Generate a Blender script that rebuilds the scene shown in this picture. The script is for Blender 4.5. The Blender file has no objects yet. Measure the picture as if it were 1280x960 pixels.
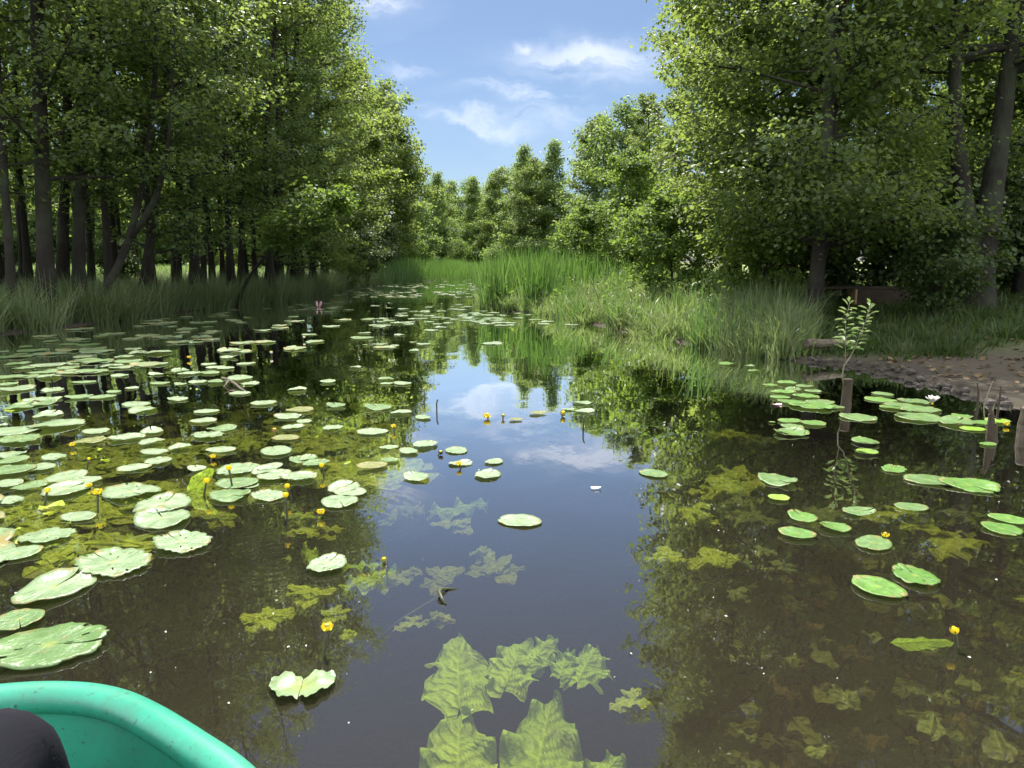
import bpy, math, random
import numpy as np
from mathutils import Vector, Matrix, Euler
random.seed(7)
R0 = np.random.default_rng(11)
S = bpy.context.scene
COL = S.collection
PI = math.pi

# ------------------------------------------------------------------ camera geometry
F, CAMH, PITCH = 900.0, 1.15, math.atan(149/900)
def ray(u, v):
    a, b = (u-640)/F, (480-v)/F
    return np.array((a, math.cos(PITCH)+b*math.sin(PITCH), -math.sin(PITCH)+b*math.cos(PITCH)))
def W(u, v, z=0.0):
    d = ray(u, v); t = (z-CAMH)/d[2]
    return (d[0]*t, d[1]*t, z)
def depth(p):
    return p[1]*math.cos(PITCH)-(p[2]-CAMH)*math.sin(PITCH)

# ------------------------------------------------------------------ helpers
def tag(o, label=None, cat=None, group=None, kind=None):
    if label: o['label'] = label
    if cat: o['category'] = cat
    if group: o['group'] = group
    if kind: o['kind'] = kind
    return o
def link(o, parent=None):
    COL.objects.link(o)
    if parent: o.parent = parent
    return o
def empty(name, loc=(0, 0, 0), rz=0.0, sc=1.0):
    o = bpy.data.objects.new(name, None); o.empty_display_size = .1
    o.location = loc; o.rotation_euler = (0, 0, rz); o.scale = (sc, sc, sc)
    return link(o)
def mesh_np(name, V, faces, mat=None, smooth=False, attrs=None):
    """faces: list of int arrays (n,k)"""
    me = bpy.data.meshes.new(name)
    V = np.asarray(V, np.float32)
    faces = [np.asarray(f, np.int32) for f in faces if len(f)]
    nl = sum(f.size for f in faces); npoly = sum(len(f) for f in faces)
    me.vertices.add(len(V)); me.vertices.foreach_set('co', V.ravel())
    me.loops.add(nl); me.polygons.add(npoly)
    me.loops.foreach_set('vertex_index', np.concatenate([f.ravel() for f in faces]))
    tot = np.concatenate([np.full(len(f), f.shape[1], np.int32) for f in faces])
    st = np.concatenate([[0], np.cumsum(tot)[:-1]]).astype(np.int32)
    me.polygons.foreach_set('loop_start', st)
    me.polygons.foreach_set('loop_total', tot)
    me.polygons.foreach_set('use_smooth', np.full(npoly, smooth, bool))
    if attrs:
        for k, a in attrs.items():
            at = me.attributes.new(k, 'FLOAT', 'POINT'); at.data.foreach_set('value', np.asarray(a, np.float32))
    me.update(calc_edges=True); me.validate()
    if mat: me.materials.append(mat)
    return me
def obj(name, me, parent=None, loc=None, rot=None, sc=None):
    o = bpy.data.objects.new(name, me)
    if loc is not None: o.location = loc
    if rot is not None: o.rotation_euler = rot
    if sc is not None: o.scale = sc if hasattr(sc, '__len__') else (sc, sc, sc)
    return link(o, parent)

class Acc:
    """collects shapes into one mesh"""
    def __init__(s): s.V = []; s.q = []; s.t = []; s.n = 0; s.A = []
    def add(s, V, q=None, t=None, a=0.0):
        V = np.asarray(V, float)
        if q is not None and len(q): s.q.append(np.asarray(q)+s.n)
        if t is not None and len(t): s.t.append(np.asarray(t)+s.n)
        s.V.append(V); s.n += len(V); s.A.append(np.full(len(V), a))
    def tube(s, P, R, k=6, cap=True, a=0.0):
        P = np.asarray(P, float); n = len(P); R = np.broadcast_to(np.asarray(R, float), (n,))
        T = np.gradient(P, axis=0); T /= np.linalg.norm(T, axis=1)[:, None]+1e-9
        ref = np.array((1., 0, 0)) if abs(T[:, 0]).mean() < .7 else np.array((0, 0, 1.))
        A = np.cross(T, ref); A /= np.linalg.norm(A, axis=1)[:, None]+1e-9
        B = np.cross(T, A); th = np.linspace(0, 2*PI, k, endpoint=False)
        V = P[:, None]+R[:, None, None]*(np.cos(th)[None, :, None]*A[:, None]+np.sin(th)[None, :, None]*B[:, None])
        V = V.reshape(-1, 3)
        i = np.arange(n-1)[:, None]*k; j = np.arange(k)[None]; j2 = (j+1) % k
        q = np.stack([i+j, i+j2, i+k+j2, i+k+j], -1).reshape(-1, 4)
        t = None
        if cap:
            V = np.vstack([V, P[:1], P[-1:]]); c0, c1 = n*k, n*k+1; jj = np.arange(k)
            t = np.vstack([np.stack([np.full(k, c0), (jj+1) % k, jj], -1),
                           np.stack([np.full(k, c1), (n-1)*k+jj, (n-1)*k+(jj+1) % k], -1)])
        s.add(V, q, t, a)
    def box(s, c, d, R=None):
        x, y, z = [v/2 for v in d]
        V = np.array([(-x, -y, -z), (x, -y, -z), (x, y, -z), (-x, y, -z), (-x, -y, z), (x, -y, z), (x, y, z), (-x, y, z)])
        if R is not None: V = V @ np.asarray(R).T
        s.add(V+np.asarray(c), [(3, 2, 1, 0), (4, 5, 6, 7), (0, 1, 5, 4), (1, 2, 6, 5), (2, 3, 7, 6), (3, 0, 4, 7)])
    def mesh(s, name, mat, smooth=False, attr=None):
        return mesh_np(name, np.vstack(s.V), [np.vstack(s.q) if s.q else [], np.vstack(s.t) if s.t else []], mat, smooth,
                       {attr: np.concatenate(s.A)} if attr else None)

# ------------------------------------------------------------------ materials
class NT:
    def __init__(s, name):
        s.m = bpy.data.materials.new(name); s.m.use_nodes = True
        s.t = s.m.node_tree; s.t.nodes.clear(); s.out = s.t.nodes.new('ShaderNodeOutputMaterial')
    def n(s, typ, ins=None, **kw):
        nd = s.t.nodes.new('ShaderNode'+typ)
        for k, v in kw.items(): setattr(nd, k, v)
        for k, v in (ins or {}).items(): s.set(nd, k, v)
        return nd
    def set(s, nd, k, v):
        if hasattr(v, 'links') or isinstance(v, bpy.types.NodeSocket): s.t.links.new(v, nd.inputs[k])
        else:
            if isinstance(v, (tuple, list)) and len(v) == 3 and nd.inputs[k].type == 'RGBA': v = (*v, 1)
            nd.inputs[k].default_value = v
    def math(s, op, a, b=0.0, clamp=False):
        return s.n('Math', {0: a, 1: b}, operation=op, use_clamp=clamp).outputs[0]
    def mixc(s, f, a, b):
        m = s.n('Mix', data_type='RGBA'); s.set(m, 0, f); s.set(m, 6, a); s.set(m, 7, b); return m.outputs[2]
    def noise(s, sc, det=3, vec=None, rough=.55):
        nd = s.n('TexNoise', {'Scale': sc, 'Detail': det, 'Roughness': rough})
        if vec is not None: s.set(nd, 'Vector', vec)
        return nd.outputs[0]
    def ramp(s, f, stops):
        r = s.n('ValToRGB'); s.set(r, 0, f); e = r.color_ramp.elements
        while len(e) < len(stops): e.new(.5)
        for k, (p, c) in zip(e, stops):
            k.position = p; k.color = (*c, 1) if len(c) == 3 else c
        return r.outputs[0]
    def maprange(s, v, a, b, c=0., d=1.):
        return s.n('MapRange', {0: v, 1: a, 2: b, 3: c, 4: d}).outputs[0]
    def surf(s, sh): s.t.links.new(sh, s.out.inputs[0]); return s.m
    def bump(s, h, st=.3, dist=.02): return s.n('Bump', {'Height': h, 'Strength': st, 'Distance': dist}).outputs[0]
    def obco(s): return s.n('TexCoord').outputs['Object']
    def attr(s, k): return s.n('Attribute', attribute_name=k).outputs['Fac']

def leaf_mat(name, c0, c1, tr0, tr1, rough=.42, spec=.5, trans=.45):
    t = NT(name); a = t.attr('var')
    rnd = t.n('ObjectInfo').outputs['Random']
    f = t.math('ADD', t.math('MULTIPLY', a, .75), t.math('MULTIPLY', rnd, .25))
    c = t.mixc(f, c0, c1); tc = t.mixc(f, tr0, tr1)
    p = t.n('BsdfPrincipled', {'Base Color': c, 'Roughness': rough, 'Specular IOR Level': spec})
    q = t.n('BsdfTranslucent', {'Color': tc})
    m = t.n('MixShader', {0: trans, 1: p.outputs[0], 2: q.outputs[0]})
    return t.surf(m.outputs[0])
M = {}
M['alder'] = leaf_mat('alder_leaf', (.045, .078, .022), (.092, .132, .044), (.17, .25, .045), (.36, .46, .09), .46, .5, .56)
M['birch'] = leaf_mat('pale_leaf', (.065, .115, .034), (.12, .175, .058), (.19, .30, .05), (.34, .45, .10), .45, .45, .52)
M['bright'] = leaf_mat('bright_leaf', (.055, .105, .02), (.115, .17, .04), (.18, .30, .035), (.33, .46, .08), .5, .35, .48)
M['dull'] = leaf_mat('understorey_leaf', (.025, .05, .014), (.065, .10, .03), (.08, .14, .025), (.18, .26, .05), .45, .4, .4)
M['grass'] = leaf_mat('bank_grass', (.05, .09, .03), (.19, .24, .12), (.11, .19, .04), (.34, .42, .15), .45, .4, .4)
M['sedge'] = leaf_mat('sedge', (.05, .11, .022), (.22, .28, .12), (.13, .25, .03), (.40, .50, .16), .42, .45, .42)
M['reed'] = leaf_mat('reed', (.05, .11, .025), (.10, .19, .05), (.11, .24, .035), (.22, .38, .07), .4, .45, .42)

def bark_mat():
    t = NT('bark'); co = t.obco()
    mp = t.n('Mapping', {'Vector': co, 'Scale': (1, 1, .22)}).outputs[0]
    n1 = t.noise(16, 6, mp, .7); n2 = t.noise(1.3, 3, co)
    c = t.mixc(n1, (.004, .003, .002), (.024, .019, .013))
    c = t.mixc(t.maprange(n2, .45, .65), c, (.045, .055, .03))
    p = t.n('BsdfPrincipled', {'Base Color': c, 'Roughness': .9, 'Normal': t.bump(n1, 1.0, .06)})
    return t.surf(p.outputs[0])
M['bark'] = bark_mat()

def ground_mat():
    t = NT('soil'); g = t.n('NewGeometry').outputs['Position']
    dirt = t.attr('dirt'); wet = t.attr('wet')
    n1 = t.noise(.55, 4, g); n2 = t.noise(9, 5, g, .65); n3 = t.noise(60, 4, g, .7)
    litter = t.mixc(n2, (.03, .022, .014), (.10, .075, .048))
    green = t.mixc(n2, (.035, .06, .015), (.11, .16, .04))
    base = t.mixc(t.maprange(n1, .38, .52), litter, green)
    base = t.mixc(t.attr('meadow'), base, t.mixc(n2, (.12, .17, .035), (.24, .28, .07)))
    dry = t.mixc(n2, (.050, .041, .028), (.105, .086, .060))
    dry = t.mixc(t.maprange(n3, .52, .66), dry, (.09, .065, .04)); dry = t.mixc(t.maprange(t.noise(3.2, 5, g, .7), .45, .62), dry, (.075, .058, .036))
    base = t.mixc(dirt, base, dry)
    base = t.mixc(wet, base, t.mixc(n2, (.03, .024, .015), (.06, .047, .03)))
    h = t.math('ADD', n2, t.math('MULTIPLY', n3, .5))
    p = t.n('BsdfPrincipled', {'Base Color': base, 'Roughness': .92, 'Normal': t.bump(h, .8, .04)})
    return t.surf(p.outputs[0])
M['soil'] = ground_mat()

def water_mat():
    t = NT('pond_water'); g = t.n('NewGeometry').outputs['Position']
    mp = t.n('Mapping', {'Vector': g, 'Scale': (1.0, .55, 1)}).outputs[0]
    a = t.noise(1.6, 2, mp); b = t.noise(9, 2, mp); c = t.noise(.35, 2, g)
    amt = t.maprange(c, .42, .62, .25, 1.0)
    h = t.math('MULTIPLY', t.math('ADD', a, t.math('MULTIPLY', b, .10)), amt)
    # rings spreading from the pads that move in the breeze
    for (cx, cy, r, k) in RINGS:
        d = t.n('VectorMath', {0: g, 1: (cx, cy, 0)}, operation='DISTANCE').outputs['Value']
        w = t.math('SINE', t.math('MULTIPLY', d, k))
        fall = t.maprange(d, .1, r, 1, 0)
        h = t.math('ADD', h, t.math('MULTIPLY', t.math('MULTIPLY', w, fall), .010))
    nb = t.bump(h, .55, .012)
    murk = t.mixc(t.noise(.8, 3, g), (.090, .080, .054), (.125, .108, .072))
    tr = t.n('BsdfTransparent', {'Color': (.93, .91, .82)})
    di = t.n('BsdfDiffuse', {'Color': murk})
    # the boat stirs the silt up: cloudier round the bow, clearer among the pads
    dist = t.n('VectorMath', {0: g, 1: (.5, 1.2, 0)}, operation='DISTANCE').outputs['Value']
    turb = t.math('ADD', t.maprange(t.math('ADD', dist, t.math('MULTIPLY', t.noise(.9, 4, g), 1.2)), 1.6, 4.6, .17, .08), 0.0)
    body = t.n('MixShader', {0: turb, 1: tr.outputs[0], 2: di.outputs[0]})
    gl = t.n('BsdfGlossy', {'Color': (1, 1, 1), 'Roughness': .015, 'Normal': nb})
    fr = t.math('MULTIPLY', t.n('Fresnel', {'IOR': 1.333, 'Normal': nb}).outputs[0], 2.8, True)
    m = t.n('MixShader', {0: fr, 1: body.outputs[0], 2: gl.outputs[0]})
    ab = t.n('VolumeAbsorption', {'Color': (.50, .42, .22), 'Density': 4.5})
    t.t.links.new(ab.outputs[0], t.out.inputs['Volume'])
    return t.surf(m.outputs[0])
RINGS = [(*W(425, 640)[:2], .75, 95), (*W(345, 700)[:2], .5, 120)]
M['water'] = water_mat()

def pad_mat(name, ca, cb, vein, rough=.36, spec=.6, sick=0.0):
    t = NT(name); co = t.obco(); rnd = t.n('ObjectInfo').outputs['Random']
    sx = t.n('SeparateXYZ', {0: co}); x, y = sx.outputs[0], sx.outputs[1]
    ang = t.math('ARCTAN2', y, x); rad = t.n('VectorMath', {0: co}, operation='LENGTH').outputs['Value']
    mpv = t.n('CombineXYZ', {0: t.math('MULTIPLY', ang, 4.0), 1: t.math('MULTIPLY', rad, 3.0)}).outputs[0]
    vn = t.math('ABSOLUTE', t.math('SINE', t.math('ADD', t.math('MULTIPLY', ang, 11.0), t.noise(2.5, 2, mpv))))
    vl = t.maprange(vn, 0.0, .16, 1, 0)
    n = t.noise(7, 4, co); n2 = t.noise(40, 3, co)
    off = t.n('VectorMath', {0: co, 1: t.n('CombineXYZ', {0: t.math('MULTIPLY', rnd, 40.0)}).outputs[0]}, operation='ADD').outputs[0]
    n3 = t.noise(5, 3, off, .6)
    c = t.mixc(rnd, ca, cb); c = t.mixc(t.maprange(n3, .35, .7), c, tuple(v*.72 for v in ca))
    c = t.mixc(t.math('MULTIPLY', vl, .45), c, vein)
    c = t.mixc(t.maprange(rad, .0, .09, .6, 0), c, (.28, .30, .05))
    c = t.mixc(t.math('MULTIPLY', t.maprange(rad, .36, .47), t.maprange(n3, .46, .60)), c, (.24, .20, .07))
    c = t.mixc(t.maprange(t.noise(24, 2, off), .70, .74), c, (.10, .08, .035))
    c = t.mixc(t.maprange(n3, .68-.2*sick, .74-.15*sick), c, (.20, .17, .05))
    h = t.math('ADD', t.math('MULTIPLY', vl, -.6), t.math('ADD', n, t.math('MULTIPLY', n2, .25)))
    p = t.n('BsdfPrincipled', {'Base Color': c, 'Roughness': t.maprange(n, .3, .7, rough-.06, rough+.1), 'Specular IOR Level': spec,
                               'Normal': t.bump(h, .35, .02)})
    q = t.n('BsdfTranslucent', {'Color': (.2, .3, .05, 1)})
    m = t.n('MixShader', {0: .08, 1: p.outputs[0], 2: q.outputs[0]})
    return t.surf(m.outputs[0])
M['pad'] = pad_mat('lily_pad', (.10, .19, .055), (.15, .25, .085), (.22, .31, .14))
M['pad_pale'] = pad_mat('pale_sheen_lily_pad', (.17, .26, .12), (.23, .32, .17), (.30, .38, .22), .34, .8)  # whitish sky sheen is lightened into this base colour
M['pad_green'] = pad_mat('fresh_lily_pad', (.085, .20, .03), (.13, .27, .045), (.2, .33, .09), .4, .5)
M['pad_olive'] = pad_mat('olive_lily_pad', (.13, .16, .03), (.20, .20, .04), (.24, .24, .08), .4, .5, .6)
M['pad_lime'] = pad_mat('lime_lily_pad', (.17, .32, .02), (.24, .40, .03), (.3, .42, .06), .4, .5)

def weed_mat(name, c0, c1, trans=.3, mott=1.0):
    t = NT(name); co = t.obco(); a = t.attr('var'); rnd = t.n('ObjectInfo').outputs['Random']
    n = t.noise(14, 5, co, .65)
    c = t.mixc(t.math('ADD', t.math('MULTIPLY', a, .7), t.math('MULTIPLY', rnd, .3)), c0, c1)
    c = t.mixc(t.maprange(n, .45, .75), c, tuple(v*.6 for v in c0))
    sp_ = t.noise(60, 3, co, .7); c = t.mixc(t.math('MULTIPLY', t.maprange(sp_, .54, .64), .75*mott), c, (.07, .075, .025))
    si = t.noise(6, 5, co, .7); c = t.mixc(t.math('MULTIPLY', t.maprange(si, .52, .70), .6*mott), c, (.14, .12, .05))
    vn = t.attr('vein')
    c = t.mixc(t.math('MULTIPLY', vn, .35), c, tuple(min(1, v*1.5) for v in c1))
    p = t.n('BsdfPrincipled', {'Base Color': c, 'Roughness': .5, 'Specular IOR Level': .25, 'Normal': t.bump(t.math('ADD', n, vn), .6, .03)})
    q = t.n('BsdfTranslucent', {'Color': c})
    m = t.n('MixShader', {0: trans, 1: p.outputs[0], 2: q.outputs[0]})
    return t.surf(m.outputs[0])
M['weed'] = weed_mat('submerged_leaf', (.26, .40, .03), (.58, .74, .07))
M['weed_dark'] = weed_mat('deep_submerged_leaf', (.09, .14, .025), (.20, .27, .05))
M['weed_brown'] = weed_mat('brown_submerged_leaf', (.10, .065, .028), (.17, .12, .045))
M['weed_big'] = weed_mat('big_submerged_leaf', (.20, .40, .03), (.46, .68, .06), .3, .45)

def plain(name, c, rough=.6, spec=.4, var=.25, sc=12, bump=.2, metal=0):
    t = NT(name); co = t.obco(); n = t.noise(sc, 4, co)
    col = t.mixc(n, tuple(v*(1-var) for v in c), tuple(min(1, v*(1+var)) for v in c))
    p = t.n('BsdfPrincipled', {'Base Color': col, 'Roughness': rough, 'Specular IOR Level': spec, 'Normal': t.bump(n, bump, .01)})
    return t.surf(p.outputs[0])
M['yellow'] = plain('yellow_petal', (.97, .70, .03), .75, .15, .10, 60)
M['bud'] = plain('bud_green', (.30, .30, .05), .5, .4, .3, 60)
M['stalk'] = plain('flower_stalk', (.045, .05, .02), .5, .4, .3, 40)
M['white'] = plain('white_petal', (.8, .78, .72), .5, .4, .08, 60)
M['pink'] = plain('pink_petal', (.78, .42, .50), .5, .4, .2, 40)
M['wood'] = plain('weathered_wood', (.045, .035, .025), .85, .2, .5, 9, .5)
M['woodlight'] = plain('lit_tan_wood', (.34, .23, .12), .8, .2, .3, 20, .4)
M['stump'] = plain('wet_stump_wood', (.055, .042, .028), .8, .3, .5, 18, .8)
M['stumpgrey'] = plain('grey_post_wood', (.12, .10, .075), .85, .2, .6, 16, .9)
M['stone'] = plain('dark_stone', (.060, .052, .042), .75, .4, .5, 14, .5)
M['twig'] = plain('twig_bark', (.20, .17, .12), .8, .3, .3, 30)
M['sap'] = leaf_mat('sapling_leaf', (.16, .24, .09), (.26, .34, .15), (.22, .34, .08), (.34, .44, .14), .4, .5, .3)

# ------------------------------------------------------------------ terrain and water
CH = np.array([(-12, -30), (-10, -4), (-9, 6), (-8.5, 11.3), (-8.1, 15), (-7.9, 18.5), (-7.1, 22.5), (-7.4, 28), (-7.7, 34), (-7.7, 42),
               (-7.3, 47), (-5.6, 54), (-4.4, 63), (-3.6, 74), (-4.8, 92), (-9, 110), (-6.5, 112), (-2.2, 92), (-1.7, 74), (-2.2, 60), (-2.3, 48),
               (-1.4, 36), (-.9, 25), (-.75, 18.8), (.6, 17.4), (1.0, 15.6), (1.5, 14.1), (2.0, 12), (2.55, 10.4), (3.0, 9.2), (3.45, 8.5), (3.75, 8.3),
               (4.0, 7.7), (4.05, 6.6), (4.15, 5.6), (4.6, 3.5), (6, -2), (9, -30)], float)
def sdist(x, y):
    x = np.asarray(x, float); y = np.asarray(y, float)
    d = np.full(x.shape, 1e9); ins = np.zeros(x.shape, bool); n = len(CH)
    for i in range(n):
        ax, ay = CH[i]; bx, by = CH[(i+1) % n]
        ex, ey = bx-ax, by-ay; L = ex*ex+ey*ey
        t = np.clip(((x-ax)*ex+(y-ay)*ey)/L, 0, 1)
        d = np.minimum(d, np.hypot(x-ax-t*ex, y-ay-t*ey))
        c = ((ay > y) != (by > y))
        with np.errstate(divide='ignore', invalid='ignore'):
            xi = ex*(y-ay)/(ey if ey else 1e-9)+ax
        ins ^= c & (x < xi)
    return np.where(ins, -d, d)
def sm(a, b, t): t = np.clip((t-a)/(b-a), 0, 1); return t*t*(3-2*t)
def dirtmask(x, y):
    x = np.asarray(x, float); y = np.asarray(y, float)
    m = sm(3.2, 4.2, x)*(1-sm(8.0, 8.9, y+.10*(x-4)+.2*np.sin(x*2.3)))*sm(1.5, 3, y)*(1-sm(10.5, 13, x))
    return m
def hgt(x, y):
    x = np.asarray(x, float); y = np.asarray(y, float)
    d = sdist(x, y)
    bank = .03+.22*sm(.1, 1.8, d)+.25*sm(1.2, 7, d)
    bed = -.12-.75*sm(0, 1.8, -d)
    dm = dirtmask(x, y)
    gentle = .06+.17*sm(0, 3.5, d)
    bank = bank*(1-dm)+gentle*dm
    wob = .05*np.sin(x*1.7+y*.6)*np.cos(y*1.1-x*.4)+.02*np.sin(x*5.1)*np.sin(y*4.3)
    out = np.where(d > 0, bank*sm(-.02, .10, d)+(d > .4)*wob*sm(.4, 2, d)*(1-.7*dm), bed*sm(0, .12, -d)+wob*.6*sm(.3, 1, -d))
    return out + np.where(d > 25, .012*(d-25), 0)*np.clip(1-(d-25)/600, 0, 1)
def H1(x, y): return float(hgt(np.array([x]), np.array([y]))[0])

def axis(lo, hi, step, far, g=1.22):
    a = list(np.arange(lo, hi, step)); s = step
    v = hi
    while v < far: a.append(v); s *= g; v += s
    a.append(far); b = []; s = step; v = lo-step
    while v > -far: b.append(v); s *= g; v -= s
    b.append(-far)
    return np.array(b[::-1]+a)
gx = axis(-12, 12, .16, 900); gy = axis(0, 40, .2, 900)
X, Y = np.meshgrid(gx, gy); Z = hgt(X, Y)
nx, ny = len(gx), len(gy)
idx = (np.arange(ny-1)[:, None]*nx+np.arange(nx-1)[None])
Q = np.stack([idx, idx+1, idx+nx+1, idx+nx], -1).reshape(-1, 4)
D = sdist(X, Y)
meadow = sm(14, 22, D+3*np.sin(X*.3)*np.sin(Y*.25))*(X < 0)+sm(8, 14, D)*(X >= 0)*sm(12, 18, Y)*.8
g = obj('ground', mesh_np('ground', np.stack([X.ravel(), Y.ravel(), Z.ravel()], -1), [Q], M['soil'], True,
        {'dirt': dirtmask(X, Y).ravel(), 'wet': (1-sm(.1, .8, D)).ravel(), 'meadow': np.clip(meadow, 0, 1).ravel()}))
g['kind'] = 'structure'
a = Acc(); a.box((-1.5, 41, -.75), (24, 150, 1.5))
w = obj('water', a.mesh('water', M['water'])); w['kind'] = 'structure'

# ------------------------------------------------------------------ leaves and trees
LEAF = np.array([(-.02, 0, 0), (.30, .40, .10), (.74, .36, .08), (1.0, 0, -.02), (.74, -.36, .08), (.30, -.40, .10)])
def leaves(P, N, size, rng, aspect=1.0, jitter=.5):
    """one folded six-cornered leaf at every point P with normal N"""
    n = len(P)
    N = N/(np.linalg.norm(N, axis=1)[:, None]+1e-9)
    r = rng.normal(size=(n, 3)); A = r-(r*N).sum(1)[:, None]*N; A /= np.linalg.norm(A, axis=1)[:, None]+1e-9
    B = np.cross(N, A); s = size*rng.uniform(1-jitter, 1+jitter, n)
    V = P[:, None]+s[:, None, None]*(LEAF[None, :, 0, None]*A[:, None]+aspect*LEAF[None, :, 1, None]*B[:, None]+LEAF[None, :, 2, None]*N[:, None])
    b = np.arange(n)[:, None]*6
    q = np.concatenate([b+np.array([0, 3, 2, 1]), b+np.array([0, 5, 4, 3])])
    return V.reshape(-1, 3), q, np.repeat(rng.uniform(0, 1, n), 6)

def grow(seed, Ht, cb, Rad, r0, nleaf, lsize, nprim=36, prof='oval', path=None, forks=None, lowbias=0.0, spread=.16, droop=0.0, flat=.75):
    rng = np.random.default_rng(seed)
    wood = Acc(); pts = []; wts = []
    stems = []
    t = np.linspace(0, 1, 12)
    if path is None:
        k = rng.normal(0, .018*Ht, (4, 2)).cumsum(0)
        P = np.stack([np.interp(t, [0, .33, .66, 1], [0, *k[1:, 0]]), np.interp(t, [0, .33, .66, 1], [0, *k[1:, 1]]), t*Ht], -1)
    else:
        q = np.array(path, float); tt = np.linspace(0, 1, len(q)); P = np.stack([np.interp(t, tt, q[:, i]) for i in range(3)], -1)
        P[1:-1] = .25*P[:-2]+.5*P[1:-1]+.25*P[2:]
    stems.append((P, r0))
    for fk in (forks or []):
        q = np.array(fk[1], float); tt = np.linspace(0, 1, len(q)); P2 = np.stack([np.interp(t, tt, q[:, i]) for i in range(3)], -1)
        P2[1:-1] = .25*P2[:-2]+.5*P2[1:-1]+.25*P2[2:]
        stems.append((P2, fk[0]))
    for P, r in stems:
        P = P.copy(); P[0, 2] = min(P[0, 2], -.3) if P[0, 2] < .1 else P[0, 2]
        rad = r*(1-t)**.75*.93+.012; rad[0] *= 1.8 if P[0, 2] < .1 else 1.0; rad[1] *= 1.05
        wood.tube(P, rad, 9)
    ntot = nprim
    for i in range(ntot):
        P, r = stems[i % len(stems)]
        zt = P[-1, 2]; lo = max(cb, P[0, 2]+.3)
        f = (i+rng.uniform(0, 1))/ntot
        f = f**(1+lowbias)
        z = lo+(zt-lo)*f*.985
        tt = np.interp(z, P[:, 2], t); o = np.array([np.interp(tt, t, P[:, j]) for j in range(3)])
        if prof == 'oval': L = Rad*(math.sin(PI*min(.97, .22+.78*f))**.7)
        elif prof == 'cone': L = Rad*(1.05-f)**.8
        elif prof == 'column': L = Rad*(.75+.25*math.sin(PI*f))*min(1, (1.06-f)*4)
        else: L = Rad*math.sqrt(max(.03, 1-(2*f-1)**2))
        L *= rng.uniform(.65, 1.12); az = i*2.39996+rng.uniform(-.5, .5)
        el = math.radians(rng.uniform(2, 28)+f*32)-droop*(1-f)
        d = np.array((math.cos(az)*math.cos(el), math.sin(az)*math.cos(el), math.sin(el)))
        s = np.linspace(0, 1, 6)
        curve = rng.normal(0, .10*L, 3); curve[2] = -abs(curve[2])*.6
        B = o+s[:, None]*L*d+(s**2)[:, None]*curve
        wood.tube(B, (max(.012, r*.30*(1-.8*f)))*(1-s*.85)+.003, 5, False)
        ns = max(3, int(3+L*2.2))
        for j in range(ns):
            sj = .25+.75*(j+rng.uniform(0, 1))/ns
            bo = np.array([np.interp(sj, s, B[:, q]) for q in range(3)])
            side = 1 if j % 2 else -1
            a2 = az+side*rng.uniform(.4, 1.15); e2 = el*.6+rng.normal(0, .25)
            d2 = np.array((math.cos(a2)*math.cos(e2), math.sin(a2)*math.cos(e2), math.sin(e2)))
            L2 = L*rng.uniform(.18, .42)*(1.15-.5*sj)+.15
            C = bo+np.linspace(0, 1, 3)[:, None]*L2*d2; C[2, 2] -= .05*L2
            wood.tube(C, (.010, .006, .002), 3, False)
            for m in np.linspace(.15, 1, max(2, int(L2/.22))):
                pts.append(bo+m*L2*d2); wts.append(1.0)
        pts.append(B[-1]); wts.append(1.5)
    pts = np.array(pts); wts = np.array(wts)*np.exp(rng.normal(0, .85, len(pts)))
    ii = rng.choice(len(pts), nleaf, p=wts/wts.sum())
    LP = pts[ii]+rng.normal(0, 1, (nleaf, 3))*np.array((spread, spread, spread*.7))
    ax = np.stack([np.interp(LP[:, 2], stems[0][0][:, 2], stems[0][0][:, j]) for j in range(2)], -1)
    outw = np.zeros_like(LP); outw[:, :2] = LP[:, :2]-ax; outw /= np.linalg.norm(outw, axis=1)[:, None]+1e-6
    N = np.array((0, 0, flat))+outw*.35+rng.normal(0, .48, (nleaf, 3))
    V, q, var = leaves(LP, N, lsize, rng)
    return wood, (V, q, var)

PROTO = {}
def proto(key, leafm, *a, **k):
    wood, (V, q, var) = grow(*a, **k)
    PROTO[key] = (wood.mesh('trunk', M['bark'], True), mesh_np('crown', V, [q], leafm, False, {'var': var}))
def tree(key, name, x, y, label, rz=None, sc=1.0, cat='tree', group=None, z=None, scz=None, tilt=0.0):
    e = empty(name, (x, y, (H1(x, y) if z is None else z)), random.uniform(0, 6.28) if rz is None else rz, sc)
    if tilt: e.rotation_euler = (Matrix.Rotation(tilt, 3, 'Y') @ Matrix.Rotation(e.rotation_euler.z, 3, 'Z')).to_euler()
    if scz: e.scale = (sc, sc, scz)
    tw, cr = PROTO[key]
    obj('trunk', tw, e); obj('crown', cr, e)
    return tag(e, label, cat, group)
def U(u, d): return ((u-640)/F*d, d)

# kinds -------------------------------------------------------------
proto('tallA', M['alder'], 1, 15.5, 1.7, 2.5, .125, 10500, .082, 44, 'oval', lowbias=.25)
proto('tallB', M['alder'], 2, 16.5, 3.0, 2.3, .11, 8500, .082, 38, 'oval', lowbias=.2)
proto('tallC', M['birch'], 3, 14.0, 1.2, 2.4, .10, 10500, .08, 42, 'oval', lowbias=.25)
proto('young', M['bright'], 10, 5.0, .4, 1.7, .05, 11000, .10, 34, 'dome', spread=.14)
proto('thin', M['alder'], 4, 13.0, 2.2, 1.5, .075, 3800, .085, 34, 'oval')
proto('edgeA', M['alder'], 5, 15.0, 0.9, 2.8, .15, 29000, .076, 60, 'column', lowbias=.25)
proto('edgeB', M['alder'], 6, 13.0, 0.8, 2.7, .14, 31000, .105, 54, 'oval')
proto('farA', M['alder'], 7, 12.0, .5, 3.0, .14, 26000, .15, 64, 'dome', lowbias=.35, spread=.26)
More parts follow.
